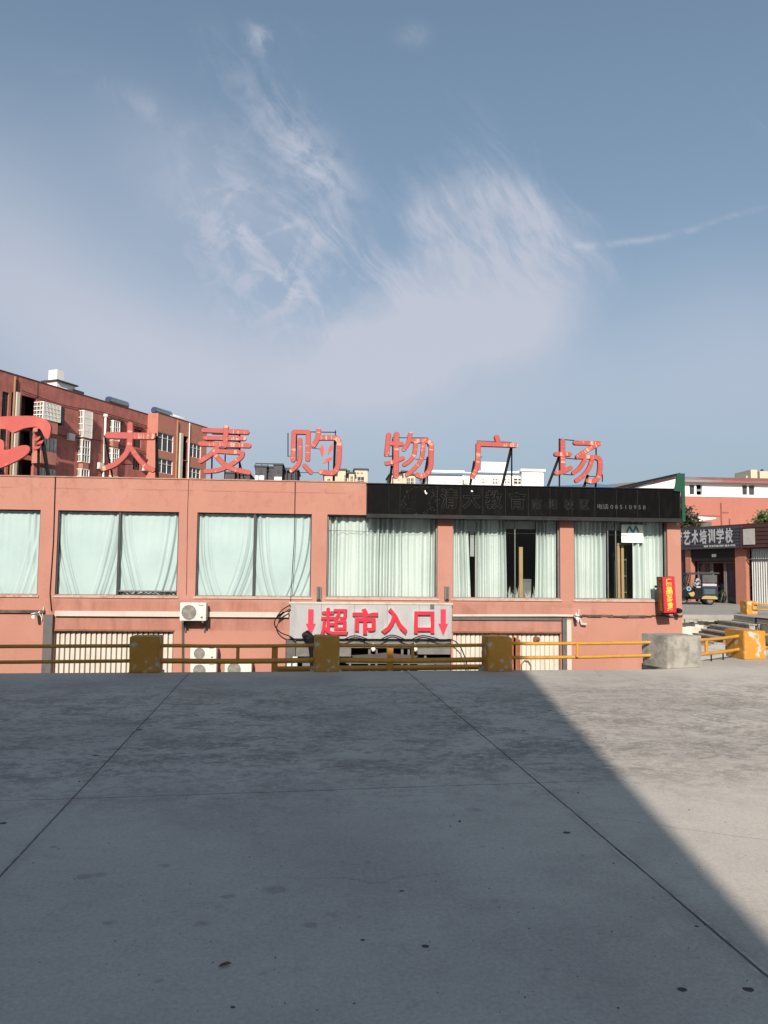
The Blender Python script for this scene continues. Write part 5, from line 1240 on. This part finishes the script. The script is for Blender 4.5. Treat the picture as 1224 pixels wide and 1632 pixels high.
# pale blocks on the skyline far right
YT = 240
q0, q1 = P(1197, 770, YT), P(1260, 746, YT)
tw = thing('apartment_tower', 'pale grey block with a water tank peeping over the roof at far right', 'building', ((q0.x+q1.x)/2, YT, -3))
M(MB().box(q0.x, P(1207, 760, YT).x, YT, YT+10, -3, P(1200, 748.5, YT).z).box(P(1211, 760, YT).x, q1.x, YT, YT+10, -3, P(1220, 751, YT).z).box(P(1207.02, 760, YT).x, P(1210.98, 760, YT).x, YT+1.5, YT+9, -3, P(1208, 751, YT).z), 'wall', creamw, tw)
M(MB().box(P(1220, 750, YT).x, P(1222.5, 750, YT).x, YT+2, YT+3, P(1220, 751, YT).z, P(1221, 746.5, YT).z), 'tank', slate, tw)
M(MB().box(P(1194.5, 760, YT).x, q0.x-0.02, YT+2, YT+8, -3, P(1195, 757, YT).z), 'stair_tower', creamw, tw)
# small shed roof between tree and shop
YK = 55.0
q0, q1 = P(1113, 831, YK), P(1136, 826, YK)
sh = thing('shed', 'small dark shed with a pale sheet roof behind the slatted shop sign', 'shed', ((q0.x+q1.x)/2, YK, 0))
M(MB().box(q0.x+0.1, q1.x-0.1, YK, YK+2.5, 0, q0.z-0.02), 'wall', mat('shed_grey', (0.16, 0.15, 0.13), None, 0.5, 1.5, 0.8), sh)
M(MB().prism([(q0.x-0.1, YK-0.3, q0.z), (q1.x+0.1, YK-0.3, q1.z-0.05), (q1.x+0.1, YK-0.3, q1.z+0.03), (q0.x-0.1, YK-0.3, q0.z+0.08)], (0, 3.2, 0.35)), 'roof', whitep, sh)
q = P(1109, 832, 54)
tag(MB().tube([(q.x, 54, 0), (q.x, 54, P(1109, 819, 54).z)], 0.09, 8).build('pole', alu), 'slim grey pole standing in front of the dark tree behind the shop', 'pole')
# trees
def tree(label, x, y, base, blobs, m_, n, size, seed, trunk_r=0.16):
    rr_ = random.Random(seed); root = thing('tree', label, 'tree', (x, y, base), 0, 'trees behind the shop row')
    top = max(bz+br for _, _, bz, br in blobs)
    b_ = MB().tube([(0, 0, 0), (0.05, 0, top*0.35), (0.0, 0.1, top*0.7)], [trunk_r, trunk_r*0.75, trunk_r*0.35], 8)
    for bx_, by_, bz_, br_ in blobs: b_.tube([(0.03, 0, top*0.35), (bx_*0.6, by_*0.6, (top*0.35+bz_)/2+0.2), (bx_, by_, bz_)], [trunk_r*0.5, trunk_r*0.3, 0.02], 6)
    b_.build('trunk', barkm, root)
    b_ = MB()
    for bx_, by_, bz_, br_ in blobs:
        for k in range(int(n*br_*br_)):
            d_ = Vector((rr_.gauss(0, 1), rr_.gauss(0, 1), rr_.gauss(0, 1))).normalized()*br_*(rr_.random()**0.45)
            lump = 1+0.28*math.sin(d_.x*7/br_+seed)*math.sin(d_.z*6/br_+1)+0.2*math.sin(d_.y*8/br_)
            c_ = Vector((bx_, by_, bz_)) + d_*lump
            a1 = Vector((rr_.gauss(0, 1), rr_.gauss(0, 1), rr_.gauss(0, 0.6))).normalized(); a2 = a1.cross(Vector((rr_.gauss(0, 1), rr_.gauss(0, 1), rr_.gauss(0, 1)))).normalized()
            s_ = size*rr_.uniform(0.6, 1.4)
            b_.quad(c_-a1*s_, c_-a2*s_*0.45, c_+a1*s_, c_+a2*s_*0.45)
    b_.build('crown', m_, root)
    return root
q = P(1100, 830, 52)
tree('dark brown green tree half hidden behind the green end panel', q.x-0.4, 52, 0, [(0, 0, 5.3, 1.0), (0.5, 0, 4.5, 0.9), (-0.7, 0.3, 5.6, 1.0), (-0.9, 0, 4.2, 1.1), (0.2, 0.2, 3.6, 0.8)], leafd, 900, 0.13, 3)
q = P(1212, 830, 50)
tree('green conifer like tree above the maroon louvre fascia at far right', q.x+0.2, 50, 0, [(0.1, 0, 5.4, 0.55), (0.3, 0, 4.9, 0.9), (-0.3, 0, 4.5, 0.85), (-1.0, 0, 4.2, 0.55), (1.1, 0, 4.7, 1.0), (1.9, 0, 4.4, 1.1), (0.6, 0.3, 4.2, 0.9)], leafg, 1100, 0.12, 8)

# ================================================================== APARTMENT BLOCK ON THE LEFT
aa = R(25.2); adir = Vector((math.sin(aa), math.cos(aa), 0)); anrm = Vector((math.cos(aa), -math.sin(aa), 0))
dd = ray(140, 900); A0 = CAM + dd*(78.0/dd.dot(cf)); A0.z = -3.0
apt = thing('apartment_block', 'long weathered red apartment block with barred bay windows and balconies', 'apartment building', A0, R(90)-aa)
def AS(px_, py_, off=0.0):                   # pixel -> (metres along the front, height above its base)
    o2 = A0 + anrm*off; d_ = ray(px_, py_); t = ((o2-CAM).dot(anrm))/d_.dot(anrm); p_ = CAM+d_*t
    return (p_-o2).dot(adir), p_.z+3.0
def sx_(px_, py_=690, off=0.0): return AS(px_, py_, off)[0]
ZR = AS(150, 635)[1]
rA0, rA1 = AS(148, 700)[1], AS(148, 662)[1]; rB0, rB1 = AS(143, 738)[1], AS(127, 703)[1]
pitch_ = (rA1-rB1)
E1 = sx_(235, 680)
ho_ = []
def rect(p0_, p1_, z0_, z1_): return (sx_(p0_), sx_(p1_), z0_, z1_)
rows = [(rA0, rA1), (rB0, rB1), (rB0-pitch_, rB1-pitch_), (rB0-2*pitch_, rB1-2*pitch_)]
hw, hr = [], []
for z0_, z1_ in rows:
    hw += [rect(1, 11.5, z0_+0.1, z1_), rect(-30, -14, z0_, z1_), rect(175, 194, z0_+0.5, z1_-0.15), rect(213.5, 225.5, z0_+0.2, z1_-0.2), rect(126, 146, z0_+0.3, z1_-0.3)]
    hr += [rect(32, 56, z0_-0.35, z1_+0.15), rect(15.5, 30, z0_-0.6, z1_+0.15)]
b = MB().wall(-42, E1, 0, ZR, 0, 0.3, hw+hr)
b.box(-42, -41.7, 0.31, 11, 0, ZR); b.box(-42, E1+14, 11, 11.3, 0, ZR); b.box(-41.69, E1+14, 0.31, 10.99, ZR-0.8, ZR-0.6)
b.build('wall', brick, apt)
OFF = 1.45
b = MB(); e2 = sx_(330, 690, OFF)
hw2 = []
for z0_, z1_ in rows: hw2 += [(sx_(251.5, 700, OFF), sx_(277, 700, OFF), z0_+0.15, z1_-0.2), (sx_(303, 712, OFF), sx_(321, 712, OFF), z0_+0.25, z1_-0.45)]
hr2 = [(sx_(290, 705, OFF), sx_(300, 705, OFF), z0_-0.3, z1_+0.1) for z0_, z1_ in rows]
b.wall(E1, e2, 0, ZR+0.1, -OFF, -OFF+0.3, hw2+hr2)
b.box(E1, E1+0.25, -OFF+0.301, -0.0, 0, ZR+0.1); b.box(e2-0.25, e2, -OFF+0.301, 11, 0, ZR+0.1); b.box(E1+0.26, e2-0.26, -OFF+0.31, 10.9, ZR-0.7, ZR-0.5)
b.build('projecting_wall', brickl, apt)
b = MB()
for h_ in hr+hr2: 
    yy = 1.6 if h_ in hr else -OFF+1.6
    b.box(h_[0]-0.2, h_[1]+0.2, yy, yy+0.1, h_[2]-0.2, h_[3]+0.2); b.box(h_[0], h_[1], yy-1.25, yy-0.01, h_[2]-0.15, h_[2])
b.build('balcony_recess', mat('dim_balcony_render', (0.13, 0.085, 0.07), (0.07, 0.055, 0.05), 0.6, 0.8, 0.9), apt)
def awin(h_, y_, n, m_=whitep):
    f = MB(); t = 0.05
    f.box(h_[0], h_[1], y_, y_+0.06, h_[2], h_[2]+t).box(h_[0], h_[1], y_, y_+0.06, h_[3]-t, h_[3])
    for k in range(n+1): x = h_[0]+t/2+(h_[1]-h_[0]-t)*k/n; f.box(x-t/2, x+t/2, y_+0.002, y_+0.058, h_[2]+t, h_[3]-t)
    f.box(h_[0]+t, h_[1]-t, y_+0.004, y_+0.056, h_[3]-0.62, h_[3]-0.58)
    w = f.build('window', m_, apt)
    MB().box(h_[0], h_[1], y_+0.07, y_+0.09, h_[2], h_[3]).build('pane', glassd, w)
for k, h_ in enumerate(hw): awin(h_, 0.12, 3, dframe if k % 5 in (0, 3) else whitep)
for h_ in hw2: awin(h_, -OFF+0.10, 3)
# white columns, pipes
b = MB()
for p0_, p1_ in ((20, 26.5),): b.box(sx_(p0_), sx_(p1_)-0.1, -0.35, -0.01, 0, rA1+0.2)
b.box(sx_(284.5, 712, OFF), sx_(288.5, 712, OFF), -OFF-0.3, -OFF-0.01, 0, rA1+0.25)
b.build('column', mat('cream_column', (0.62, 0.56, 0.47), (0.45, 0.39, 0.32), 0.5, 1, 0.8), apt)
b = MB(); 
for p_, y_, zt2 in ((18, 0, ZR-0.2), (27.8, 0.0, rA1)): b.tube([(sx_(p_), -0.15, 0), (sx_(p_), -0.15, zt2)], 0.09, 6)
b.tube([(sx_(281, 700, OFF), -OFF-0.12, 0), (sx_(281, 700, OFF), -OFF-0.12, ZR-0.1)], 0.10, 6)
b.build('drainpipe', mat('tan_pipe', (0.40, 0.24, 0.13), None, 0.4, 1, 0.7), apt)
b = MB().tube([(sx_(165), -0.2, 0), (sx_(165), -0.2, AS(165, 664)[1])], 0.11, 8).tube([(sx_(165), -0.2, AS(165, 664)[1]), (sx_(165), -0.2, AS(165, 660)[1])], 0.22, 8).tube([(sx_(300.5, 700, OFF), -OFF-0.1, 0), (sx_(300.5, 700, OFF), -OFF-0.1, ZR)], 0.06, 6)
b.build('vent_pipe', whitep, apt)
# caged bay windows and fluted planters below
def cage(s0, s1, z0_, z1_, out_, y0_=0.0, n=9, m=4, mt=whitep, backing=True):
    f = MB(); r_ = 0.022
    for k in range(n+1): s_ = s0+(s1-s0)*k/n; f.box(s_-r_, s_+r_, y0_-out_-r_, y0_-out_+r_, z0_, z1_)
    for k in range(m+1):
        z_ = z0_+(z1_-z0_)*k/m; f.box(s0, s1, y0_-out_-r_*1.3, y0_-out_+r_*1.3, z_-r_*1.4, z_+r_*1.4)
        f.box(s0-r_*1.2, s0+r_*1.2, y0_-out_+r_*1.4, y0_-0.01, z_-r_*1.4, z_+r_*1.4); f.box(s1-r_*1.2, s1+r_*1.2, y0_-out_+r_*1.4, y0_-0.01, z_-r_*1.4, z_+r_*1.4)
    for k in range(3): y_ = y0_-out_+out_*k/3; f.box(s0-r_, s0+r_, y_-r_, y_+r_, z0_, z1_)
    f.box(s0-0.05, s0+0.05, y0_-out_-0.03, y0_-out_+0.05, z0_-0.02, z1_+0.02); f.box(s1-0.05, s1+0.05, y0_-out_-0.03, y0_-out_+0.05, z0_-0.02, z1_+0.02)
    w = f.build('window_cage', mt, apt)
    if backing: MB().box(s0+0.1, s1-0.1, y0_-out_+0.12, y0_-0.02, z0_+0.03, z1_-0.03).build('pane', mat('cage_backing', (0.16, 0.165, 0.17), (0.30, 0.31, 0.32), 0.7, 1.6, 0.4) if 'cage_backing' not in MATS else MATS['cage_backing'], w)
def flute(s0, s1, z0_, z1_, out_):
    f = MB(); n = 5; w = (s1-s0)/n
    f.box(s0, s1, -out_*0.75, -0.01, z0_, z1_)
    for k in range(n): f.box(s0+k*w+w*0.15, s0+k*w+w*0.62, -out_, -out_*0.752, z0_, z1_-0.002)
    f.build('fluted_planter', brickl, apt)
for i, (z0_, z1_) in enumerate(rows):
    c0, c1 = sx_(122, 690, 0.6), sx_(146, 690, 0.6)
    if i == 0: cage(sx_(125, 690), c1, z0_-0.1, z1_+0.1, 0.62)
    else: cage(sx_(125, 690), c1-0.1, z0_-0.1, z1_+0.1, 0.55, 0, 3, 3, whitep)
    flute(sx_(127, 690), c1-0.15, z1_-pitch_-0.0, z0_-0.14, 0.55) if i < 3 else None
    cage(sx_(175, 690), sx_(191, 690, 0.5), z0_+0.3, z1_-0.05, 0.45, 0, 3, 3, whitep)
    flute(sx_(175, 690), sx_(190, 690, 0.5), z1_-pitch_-0.0, z0_+0.25, 0.5) if i < 3 else None
# big balcony with cage
bo = 1.15
s0, s1 = sx_(50, 650, 0.0)+0.3, sx_(96, 665, bo)
zc0, zc1 = AS(97, 672, bo)[1], AS(97, 650, bo)[1]
cage(s0, s1, zc0-0.1, zc1+0.15, bo, 0, 12, 4, whitep)
b = MB()
for k in range(3):
    z_ = zc0-0.15-pitch_*k
    b.box(s0, s1-0.2, -bo+0.05, -0.01, z_-1.15, z_)
b.build('balcony', brickl, apt)
b = MB()
for k in (1, 2):
    z_ = zc0-0.15-pitch_*k
    b.box(s0+0.05, s1-0.25, -bo+0.1, -bo+0.14, z_+0.02, z_+1.35)
b.build('balcony_glazing', mat('dusty_glazing', (0.13, 0.14, 0.145), (0.30, 0.30, 0.29), 0.8, 1.2, 0.3), apt)
b = MB()
for k in (1, 2):
    z_ = zc0-0.15-pitch_*k
    for j in range(5): x = s0+0.05+(s1-0.3-s0)*j/4; b.box(x-0.03, x+0.03, -bo+0.06, -bo+0.098, z_+0.02, z_+1.35)
b.build('glazing_bar', alu, apt)
b = MB().prism([(x, -1.3, z) for x, z in ((sx_(96, 665, bo), zc0+0.3), (sx_(96, 665, bo)+0.4, zc0-0.3), (sx_(96, 665, bo)+0.4, zc1), (sx_(96, 665, bo), zc1+0.1))], (0, 1.2, 0))
b.build('balcony_screen', dframe, apt)
# small fittings on the front: condenser boxes, sunshades, sagging cables
b = MB()
for p_, zz_ in ((110, rA0-0.6), (204, rA0-0.9), (160, rB0-0.4), (231, rB0+0.3)):
    x = sx_(p_); cc = MB().box(x-0.4, x+0.4, -0.42, -0.1, zz_, zz_+0.6).box(x-0.42, x+0.42, -0.40, -0.01, zz_-0.06, zz_-0.003); cc.build('condenser', acw if p_ != 204 else pipeg, apt)
for p0_, p1_, zz_ in ((173, 196, rA1+0.12), (211, 228, rA1+0.0), (211, 228, rB1+0.0), (173, 196, rB1+0.1)):
    MB().prism([(sx_(p0_), -0.01, zz_+0.15), (sx_(p0_), -0.5, zz_-0.02), (sx_(p0_), -0.5, zz_-0.06), (sx_(p0_), -0.01, zz_+0.11)], (sx_(p1_)-sx_(p0_), 0, 0)).build('sunshade', slate, apt)
for k, zz_ in enumerate((rA1+0.5, rB1+0.45)):
    MB().tube(smooth_line([(sx_(30), -0.1, zz_), (sx_(100), -0.08, zz_-0.3), (sx_(160), -0.1, zz_+0.05), (sx_(232), -0.1, zz_-0.1)], 4), 0.03, 5).build('cable', blackm, apt)
rr = random.Random(31)
# parapet seams and stains as real patches
b = MB()
for p_ in (24, 57): b.box(sx_(p_)-0.08, sx_(p_)+0.08, -0.02, -0.003, ZR-1.6, ZR-0.02)
b.build('parapet_seam', mat('dark_seam', (0.20, 0.075, 0.055), None, 0.4, 2, 0.9), apt)
b = MB().box(-42.05, E1-0.01, -0.06, 0.34, ZR+0.003, ZR+0.07); b.build('coping', mat('dark_coping', (0.12, 0.085, 0.075), None, 0.5, 1, 0.9), apt)
b = MB().box(E1-0.06, e2+0.05, -OFF-0.06, -OFF+0.34, ZR+0.103, ZR+0.16); b.build('coping', MATS['dark_coping'], apt)
# white roof-top stair house
r0 = AS(96, 628, -3.0)[0]; zb_ = ZR-0.6
zt_h = AS(105, 611.5, -3.0)[1]
sh_ = MB().box(r0-0.5, r0+2.0, 3.0, 4.7, zb_, zt_h).build('roof_house', whitew, apt)
MB().box(r0-0.75, r0+2.25, 2.75, 4.9, zt_h+0.004, zt_h+0.13).build('roof_slab', slate, sh_)
MB().box(r0-0.35, r0+0.6, 3.2, 4.3, zt_h+0.135, zt_h+1.25).build('water_tank', whitep, sh_)
b = MB()
for x0_, x1_, zz0, zz1 in ((0.25, 0.6, 0.35, 0.7), (1.15, 1.55, 0.15, 1.25), (1.95, 2.35, 0.15, 1.25)): b.box(r0-0.45+x0_, r0-0.45+x1_, 2.96, 2.99, zt_h-1.9+zz0, zt_h-1.9+zz1)
b.build('opening', dframe, sh_)
# solar water heaters on its roof
for p_, y_, off, lab in ((187, 645.5, -1.0, 'steel solar water heater tank alone on the roof of the red block'), (258, 661, 0.4, 'steel solar water heater tank with dark blue end at the projecting corner'), (278, 670, 0.4, 'pale solar water heater tank right of the one with the dark blue end')):
    s_, z_ = AS(p_, y_, off)
    w0 = A0 + anrm*off + adir*s_; rz_ = R(90)-aa
    t_ = thing('solar_heater', lab, 'solar heater', (w0.x, w0.y, ZR-3.6), rz_, 'solar water heaters on the red apartment block')
    zz = z_-ZR+0.85
    b = MB().tube([(-1.5, 0, zz), (-1.3, 0, zz), (1.4, 0, zz), (1.5, 0, zz)], [0.38, 0.42, 0.42, 0.38], 14); b.build('tank', chrome if p_ < 270 else whitep, t_, True)
    MB().tube([(-1.58, 0, zz), (-1.502, 0, zz)], [0.32, 0.38], 14).build('end_cap', bluecap if p_ < 270 else brickl, t_)
    b = MB()
    for x in (-0.9, 0.9): b.tube([(x, 0, zz-0.2), (x, -0.3, 0)], 0.03, 5); b.tube([(x, 0, zz-0.2), (x, 0.5, 0)], 0.03, 5)
    b.build('stand', alu, t_)
    b = MB()
    for k in range(10): x = -0.9+0.2*k; b.tube([(x, 0.2, zz-0.2), (x, 1.1, 0.1)], 0.03, 5)
    b.build('collector_tubes', bluecap, t_) if p_ < 270 else None
b = MB().box(sx_(122, 625), sx_(140, 632), 0.5, 2.0, ZR-0.58, ZR+0.5); b.build('skylight', slate, apt)

# ================================================================== FAR BUILDINGS OVER THE ROOF
def far(name, label, Y_, blocks, m_, roofm, cat='building', wins=(), wm=glassd, parts=()):
    q_ = P(blocks[0][0], blocks[0][2], Y_); root = thing(name, label, cat, (q_.x, Y_, -3))
    b_ = MB(); r_ = MB()
    for i, (x0_, x1_, yt, dy, *mm) in enumerate(blocks):
        p0_, p1_ = P(x0_, yt, Y_+dy), P(x1_, yt, Y_+dy); z_ = (p0_.z+p1_.z)/2
        b_.box(p0_.x, p1_.x, Y_+dy, Y_+dy+14, -3, z_, mm[0] if mm else 0)
        r_.box(p0_.x-0.35, p1_.x+0.35, Y_+dy-0.35, Y_+dy+14.35, z_+0.01, z_+0.45)
    M(b_, 'wall', m_, root); M(r_, 'roof', roofm, root)
    for (x0_, x1_, y0_, y1_, dy) in wins:
        p0_, p1_ = P(x0_, y0_, Y_+dy-0.06), P(x1_, y1_, Y_+dy-0.06)
        w = M(MB().box(p0_.x, p1_.x, Y_+dy-0.10, Y_+dy-0.02, p1_.z, p0_.z), 'window', wm, root)
        M(MB().box((p0_.x+p1_.x)/2-0.06, (p0_.x+p1_.x)/2+0.06, Y_+dy-0.13, Y_+dy-0.105, p1_.z, p0_.z).box(p0_.x, p1_.x, Y_+dy-0.135, Y_+dy-0.102, p0_.z*0.45+p1_.z*0.55, p0_.z*0.45+p1_.z*0.55+0.12), 'mullion', m_[0] if isinstance(m_, list) else m_, w)
    return root
dkb = far('apartment_tower', 'dark grey tower block with white balconies under roof frames, right of the 麦 character', 230,
    [(407, 425, 744, 0, 0), (425.2, 437, 745.5, 2, 0), (437.2, 450, 741, -1, 0), (450.2, 475, 750.5, 3, 0)], [slate, whitew], slate,
    wins=[(414, 417, 748, 755, 0), (428, 432, 750, 758, 2), (455, 459, 756, 764, 3), (463, 468, 756, 764, 3), (442, 446, 748, 754, -1)])
def faradd(root, name, Y_, rects, m_):
    b_ = MB()
    for x0_, x1_, y0_, y1_, dy in rects:
        p0_, p1_ = P(x0_, y0_, Y_+dy), P(x1_, y1_, Y_+dy); b_.box(p0_.x, p1_.x, Y_+dy-0.9, Y_+dy-0.03, p1_.z, p0_.z)
    M(b_, name, m_, root)
faradd(dkb, 'balcony', 230, [(407, 412, 758.5, 772, 0), (414, 421, 758.5, 772, 0), (437.5, 449, 760.5, 772, -1)], whitew)
b = MB()
for x0_, x1_, y_ in ((407, 437, 739.5), (450, 470, 747)):
    p0_, p1_ = P(x0_, y_, 231), P(x1_, y_+1, 231); b.box(p0_.x, p1_.x, 231, 231.4, p0_.z, p0_.z+0.35)
    for k in range(4): x = p0_.x+(p1_.x-p0_.x)*k/3; b.box(x-0.12, x+0.12, 231.02, 231.38, p0_.z-2, p0_.z-0.01)
M(b, 'roof_frame', slate, dkb)
far('apartment_tower', 'dark grey tower block low behind the 麦 character foot', 240, [(360, 374, 754, 0), (374.2, 398, 757, 2)], slate, slate, wins=[(379, 383, 760, 768, 2), (388, 392, 760, 768, 2)])
far('apartment_tower', 'cream tower block with dark roof edges right of the 购 character', 220,
    [(517, 538, 758, 3), (538.2, 551, 749.5, 0), (551.2, 556, 752, 3), (556.2, 565, 754.5, -1), (565.2, 586, 749, 1)], creamw, slate,
    wins=[(549, 551, 757, 768, 0), (559, 562, 759, 770, -1), (569, 572, 752.5, 755, 1), (575, 578, 752.5, 755, 1), (570, 580, 760, 771, 1), (522, 526, 763, 770, 3)])
far('apartment_tower', 'cream tower block behind the foot of the 物 character', 225, [(622, 641, 757, 0), (641.2, 648, 752.5, 1), (648.2, 662, 757.5, 0)], creamw, slate, wins=[(649, 653, 762, 772, 0), (655, 659, 762, 772, 0), (635, 636.5, 763, 766, 0)])
wb = far('white_hall', 'long white hall with blue steel roof edges behind the 广 character', 150,
    [(683, 737, 753.5, 0), (737.2, 757, 756.5, 3), (757.2, 832, 755, 1.5), (832.2, 866, 751.5, 0)], whitew, whitew,
    wins=[(707, 709.5, 763, 769, 0), (767.5, 771.5, 763.5, 770, 1.5), (772.5, 775.5, 763.5, 770, 1.5), (785.5, 789.5, 762.5, 771, 1.5), (790.5, 794.5, 762.5, 771, 1.5), (805, 808.5, 763.5, 770, 1.5), (809.5, 813, 763.5, 770, 1.5), (819, 831.5, 762.5, 771, 1.5), (738, 741, 765, 772, 3), (742, 745, 765, 772, 3)])
faradd(wb, 'roof_room', 156, [(766, 806, 737, 753, 0)], whitew)
b = MB()
for x0_, x1_, y_, dy in ((682, 738, 753, 0), (738, 757, 753, 3), (757, 832, 751.5, 1.5)):
    p0_, p1_ = P(x0_, y_, 150+dy), P(x1_, y_, 150+dy); b.prism([(p0_.x, 150+dy-0.6, p0_.z-0.35), (p0_.x, 150+dy-0.6, p0_.z-0.15), (p0_.x, 150+dy+5, p0_.z+0.6), (p0_.x, 150+dy+5, p0_.z+0.4)], (p1_.x-p0_.x, 0, 0))
M(b, 'roof_edge', blueroof, wb)

# ================================================================== BUILDING BEHIND THE VIEWER (casts the shade)
bx1, by1 = 0.32, -8.0
hb = thing('tall_building', 'tall plain building behind the viewer whose shadow covers the deck', 'building', (bx1, by1, 0))
HT = 11.82
M(MB().wall(-30, bx1, 0.004, HT, by1-0.3, by1, [(-29+3.2*i, -27.2+3.2*i, 1.2+3*j, 2.9+3*j) for i in range(9) for j in range(3)]).box(-30, -29.7, by1-12, by1-0.31, 0.004, HT).box(bx1-0.3, bx1, by1-12, by1-0.31, 0.004, HT).box(-30, bx1, by1-12.3, by1-12.001, 0.004, HT).box(-29.69, bx1-0.31, by1-11.99, by1-0.31, HT-0.4, HT-0.2), 'wall', mat('plain_render', (0.46, 0.43, 0.39), None, 0.4, 0.6, 0.85), hb)
M(MB().box(-29.6, bx1-0.4, by1-1.6, by1-1.5, 0.01, HT-0.5), 'inner_wall', dark, hb)

hb.rotation_euler = (0, 0, R(-9.5))
# ------------------------------------------------------------------ small litter on the deck
q = G(358, 1540)
b = MB().prism([(-0.024, -0.004, 0.004), (-0.01, -0.009, 0.008), (0.012, -0.008, 0.010), (0.026, 0.0, 0.006), (0.012, 0.008, 0.010), (-0.012, 0.007, 0.007)], (0, 0, 0.003))
o = b.build('dry_leaf', leafred); o.location = q; o.rotation_euler = (0, 0, R(20)); tag(o, 'small curled red brown leaf lying on the shaded concrete', 'leaf')

b = MB(); rr = random.Random(77)
for k in range(900):
    y = 2.2 + 9.5*rr.random()**1.7; x = rr.uniform(-0.55, 0.75)*y*1.0
    if abs(x) > 6.5: continue
    r_ = rr.uniform(0.0015, 0.0042)*(2.2 if rr.random() < 0.06 else 1)
    c_ = DW(x, y-0.3, 0.0); n_ = 5; a0 = rr.random()*6
    top = Vector((c_.x, c_.y, r_*1.1)); ring = [Vector((c_.x+r_*rr.uniform(0.7, 1.4)*math.cos(a0+6.283*q/n_), c_.y+r_*rr.uniform(0.7, 1.4)*math.sin(a0+6.283*q/n_), 0.0002)) for q in range(n_)]
    i = len(b.v); b.v += [tuple(q) for q in ring]+[tuple(top)]
    for q in range(n_): b.f.append((i+q, i+(q+1) % n_, i+n_)); b.mi.append(rr.choice((0, 0, 1)) if q == 0 else b.mi[-1])
tag(b.build('grit', [mat('dark_grit', (0.07, 0.065, 0.06), None, 0.3, 30, 0.9), mat('pale_grit', (0.42, 0.40, 0.36), None, 0.3, 30, 0.9)]), 'loose grit and sand grains scattered over the concrete deck', 'grit', kind='stuff')

# ------------------------------------------------------------------ every far-apart piece of a part becomes a part of its own
def pieces_of(me):
    n = len(me.vertices); par = list(range(n))
    def find(i):
        while par[i] != i: par[i] = par[par[i]]; i = par[i]
        return i
    for e in me.edges:
        a, b_ = find(e.vertices[0]), find(e.vertices[1])
        if a != b_: par[b_] = a
    isl = {}
    for v_ in me.vertices: isl.setdefault(find(v_.index), []).append(v_)
    if len(isl) < 2 or len(isl) > 700: return None
    keys = list(isl); bb = []
    for k in keys:
        cs = [v_.co for v_ in isl[k]]
        lo = [min(c_[i] for c_ in cs) for i in range(3)]; hi = [max(c_[i] for c_ in cs) for i in range(3)]
        bb.append((lo, hi, max(hi[i]-lo[i] for i in range(3))))
    p2 = list(range(len(keys)))
    def f2(i):
        while p2[i] != i: p2[i] = p2[p2[i]]; i = p2[i]
        return i
    for i in range(len(keys)):
        for j in range(i+1, len(keys)):
            g = math.sqrt(sum(max(0.0, bb[i][0][q]-bb[j][1][q], bb[j][0][q]-bb[i][1][q])**2 for q in range(3)))
            if g <= max(0.02, 0.5*max(bb[i][2], bb[j][2])):
                a, b_ = f2(i), f2(j)
                if a != b_: p2[b_] = a
    groups = {}
    for i, k in enumerate(keys): groups.setdefault(f2(i), set()).update(v_.index for v_ in isl[k])
    return list(groups.values()) if len(groups) > 1 else None
for o in [o for o in COL.objects if o.type == 'MESH' and o.parent and o.data.users == 1 and not o.children]:
    gs = pieces_of(o.data)
    if not gs or len(gs) > 60: continue
    src = o.data
    for k, g in enumerate(gs):
        bm_ = bmesh.new(); bm_.from_mesh(src)
        bm_.verts.ensure_lookup_table()
        bmesh.ops.delete(bm_, geom=[v_ for v_ in bm_.verts if v_.index not in g], context='VERTS')
        me = bpy.data.meshes.new(src.name)
        for m_ in src.materials: me.materials.append(m_)
        bm_.to_mesh(me); bm_.free()
        if k == 0: o.data = me
        else:
            c_ = o.copy(); c_.data = me; COL.objects.link(c_)
    if src.users == 0: bpy.data.meshes.remove(src)
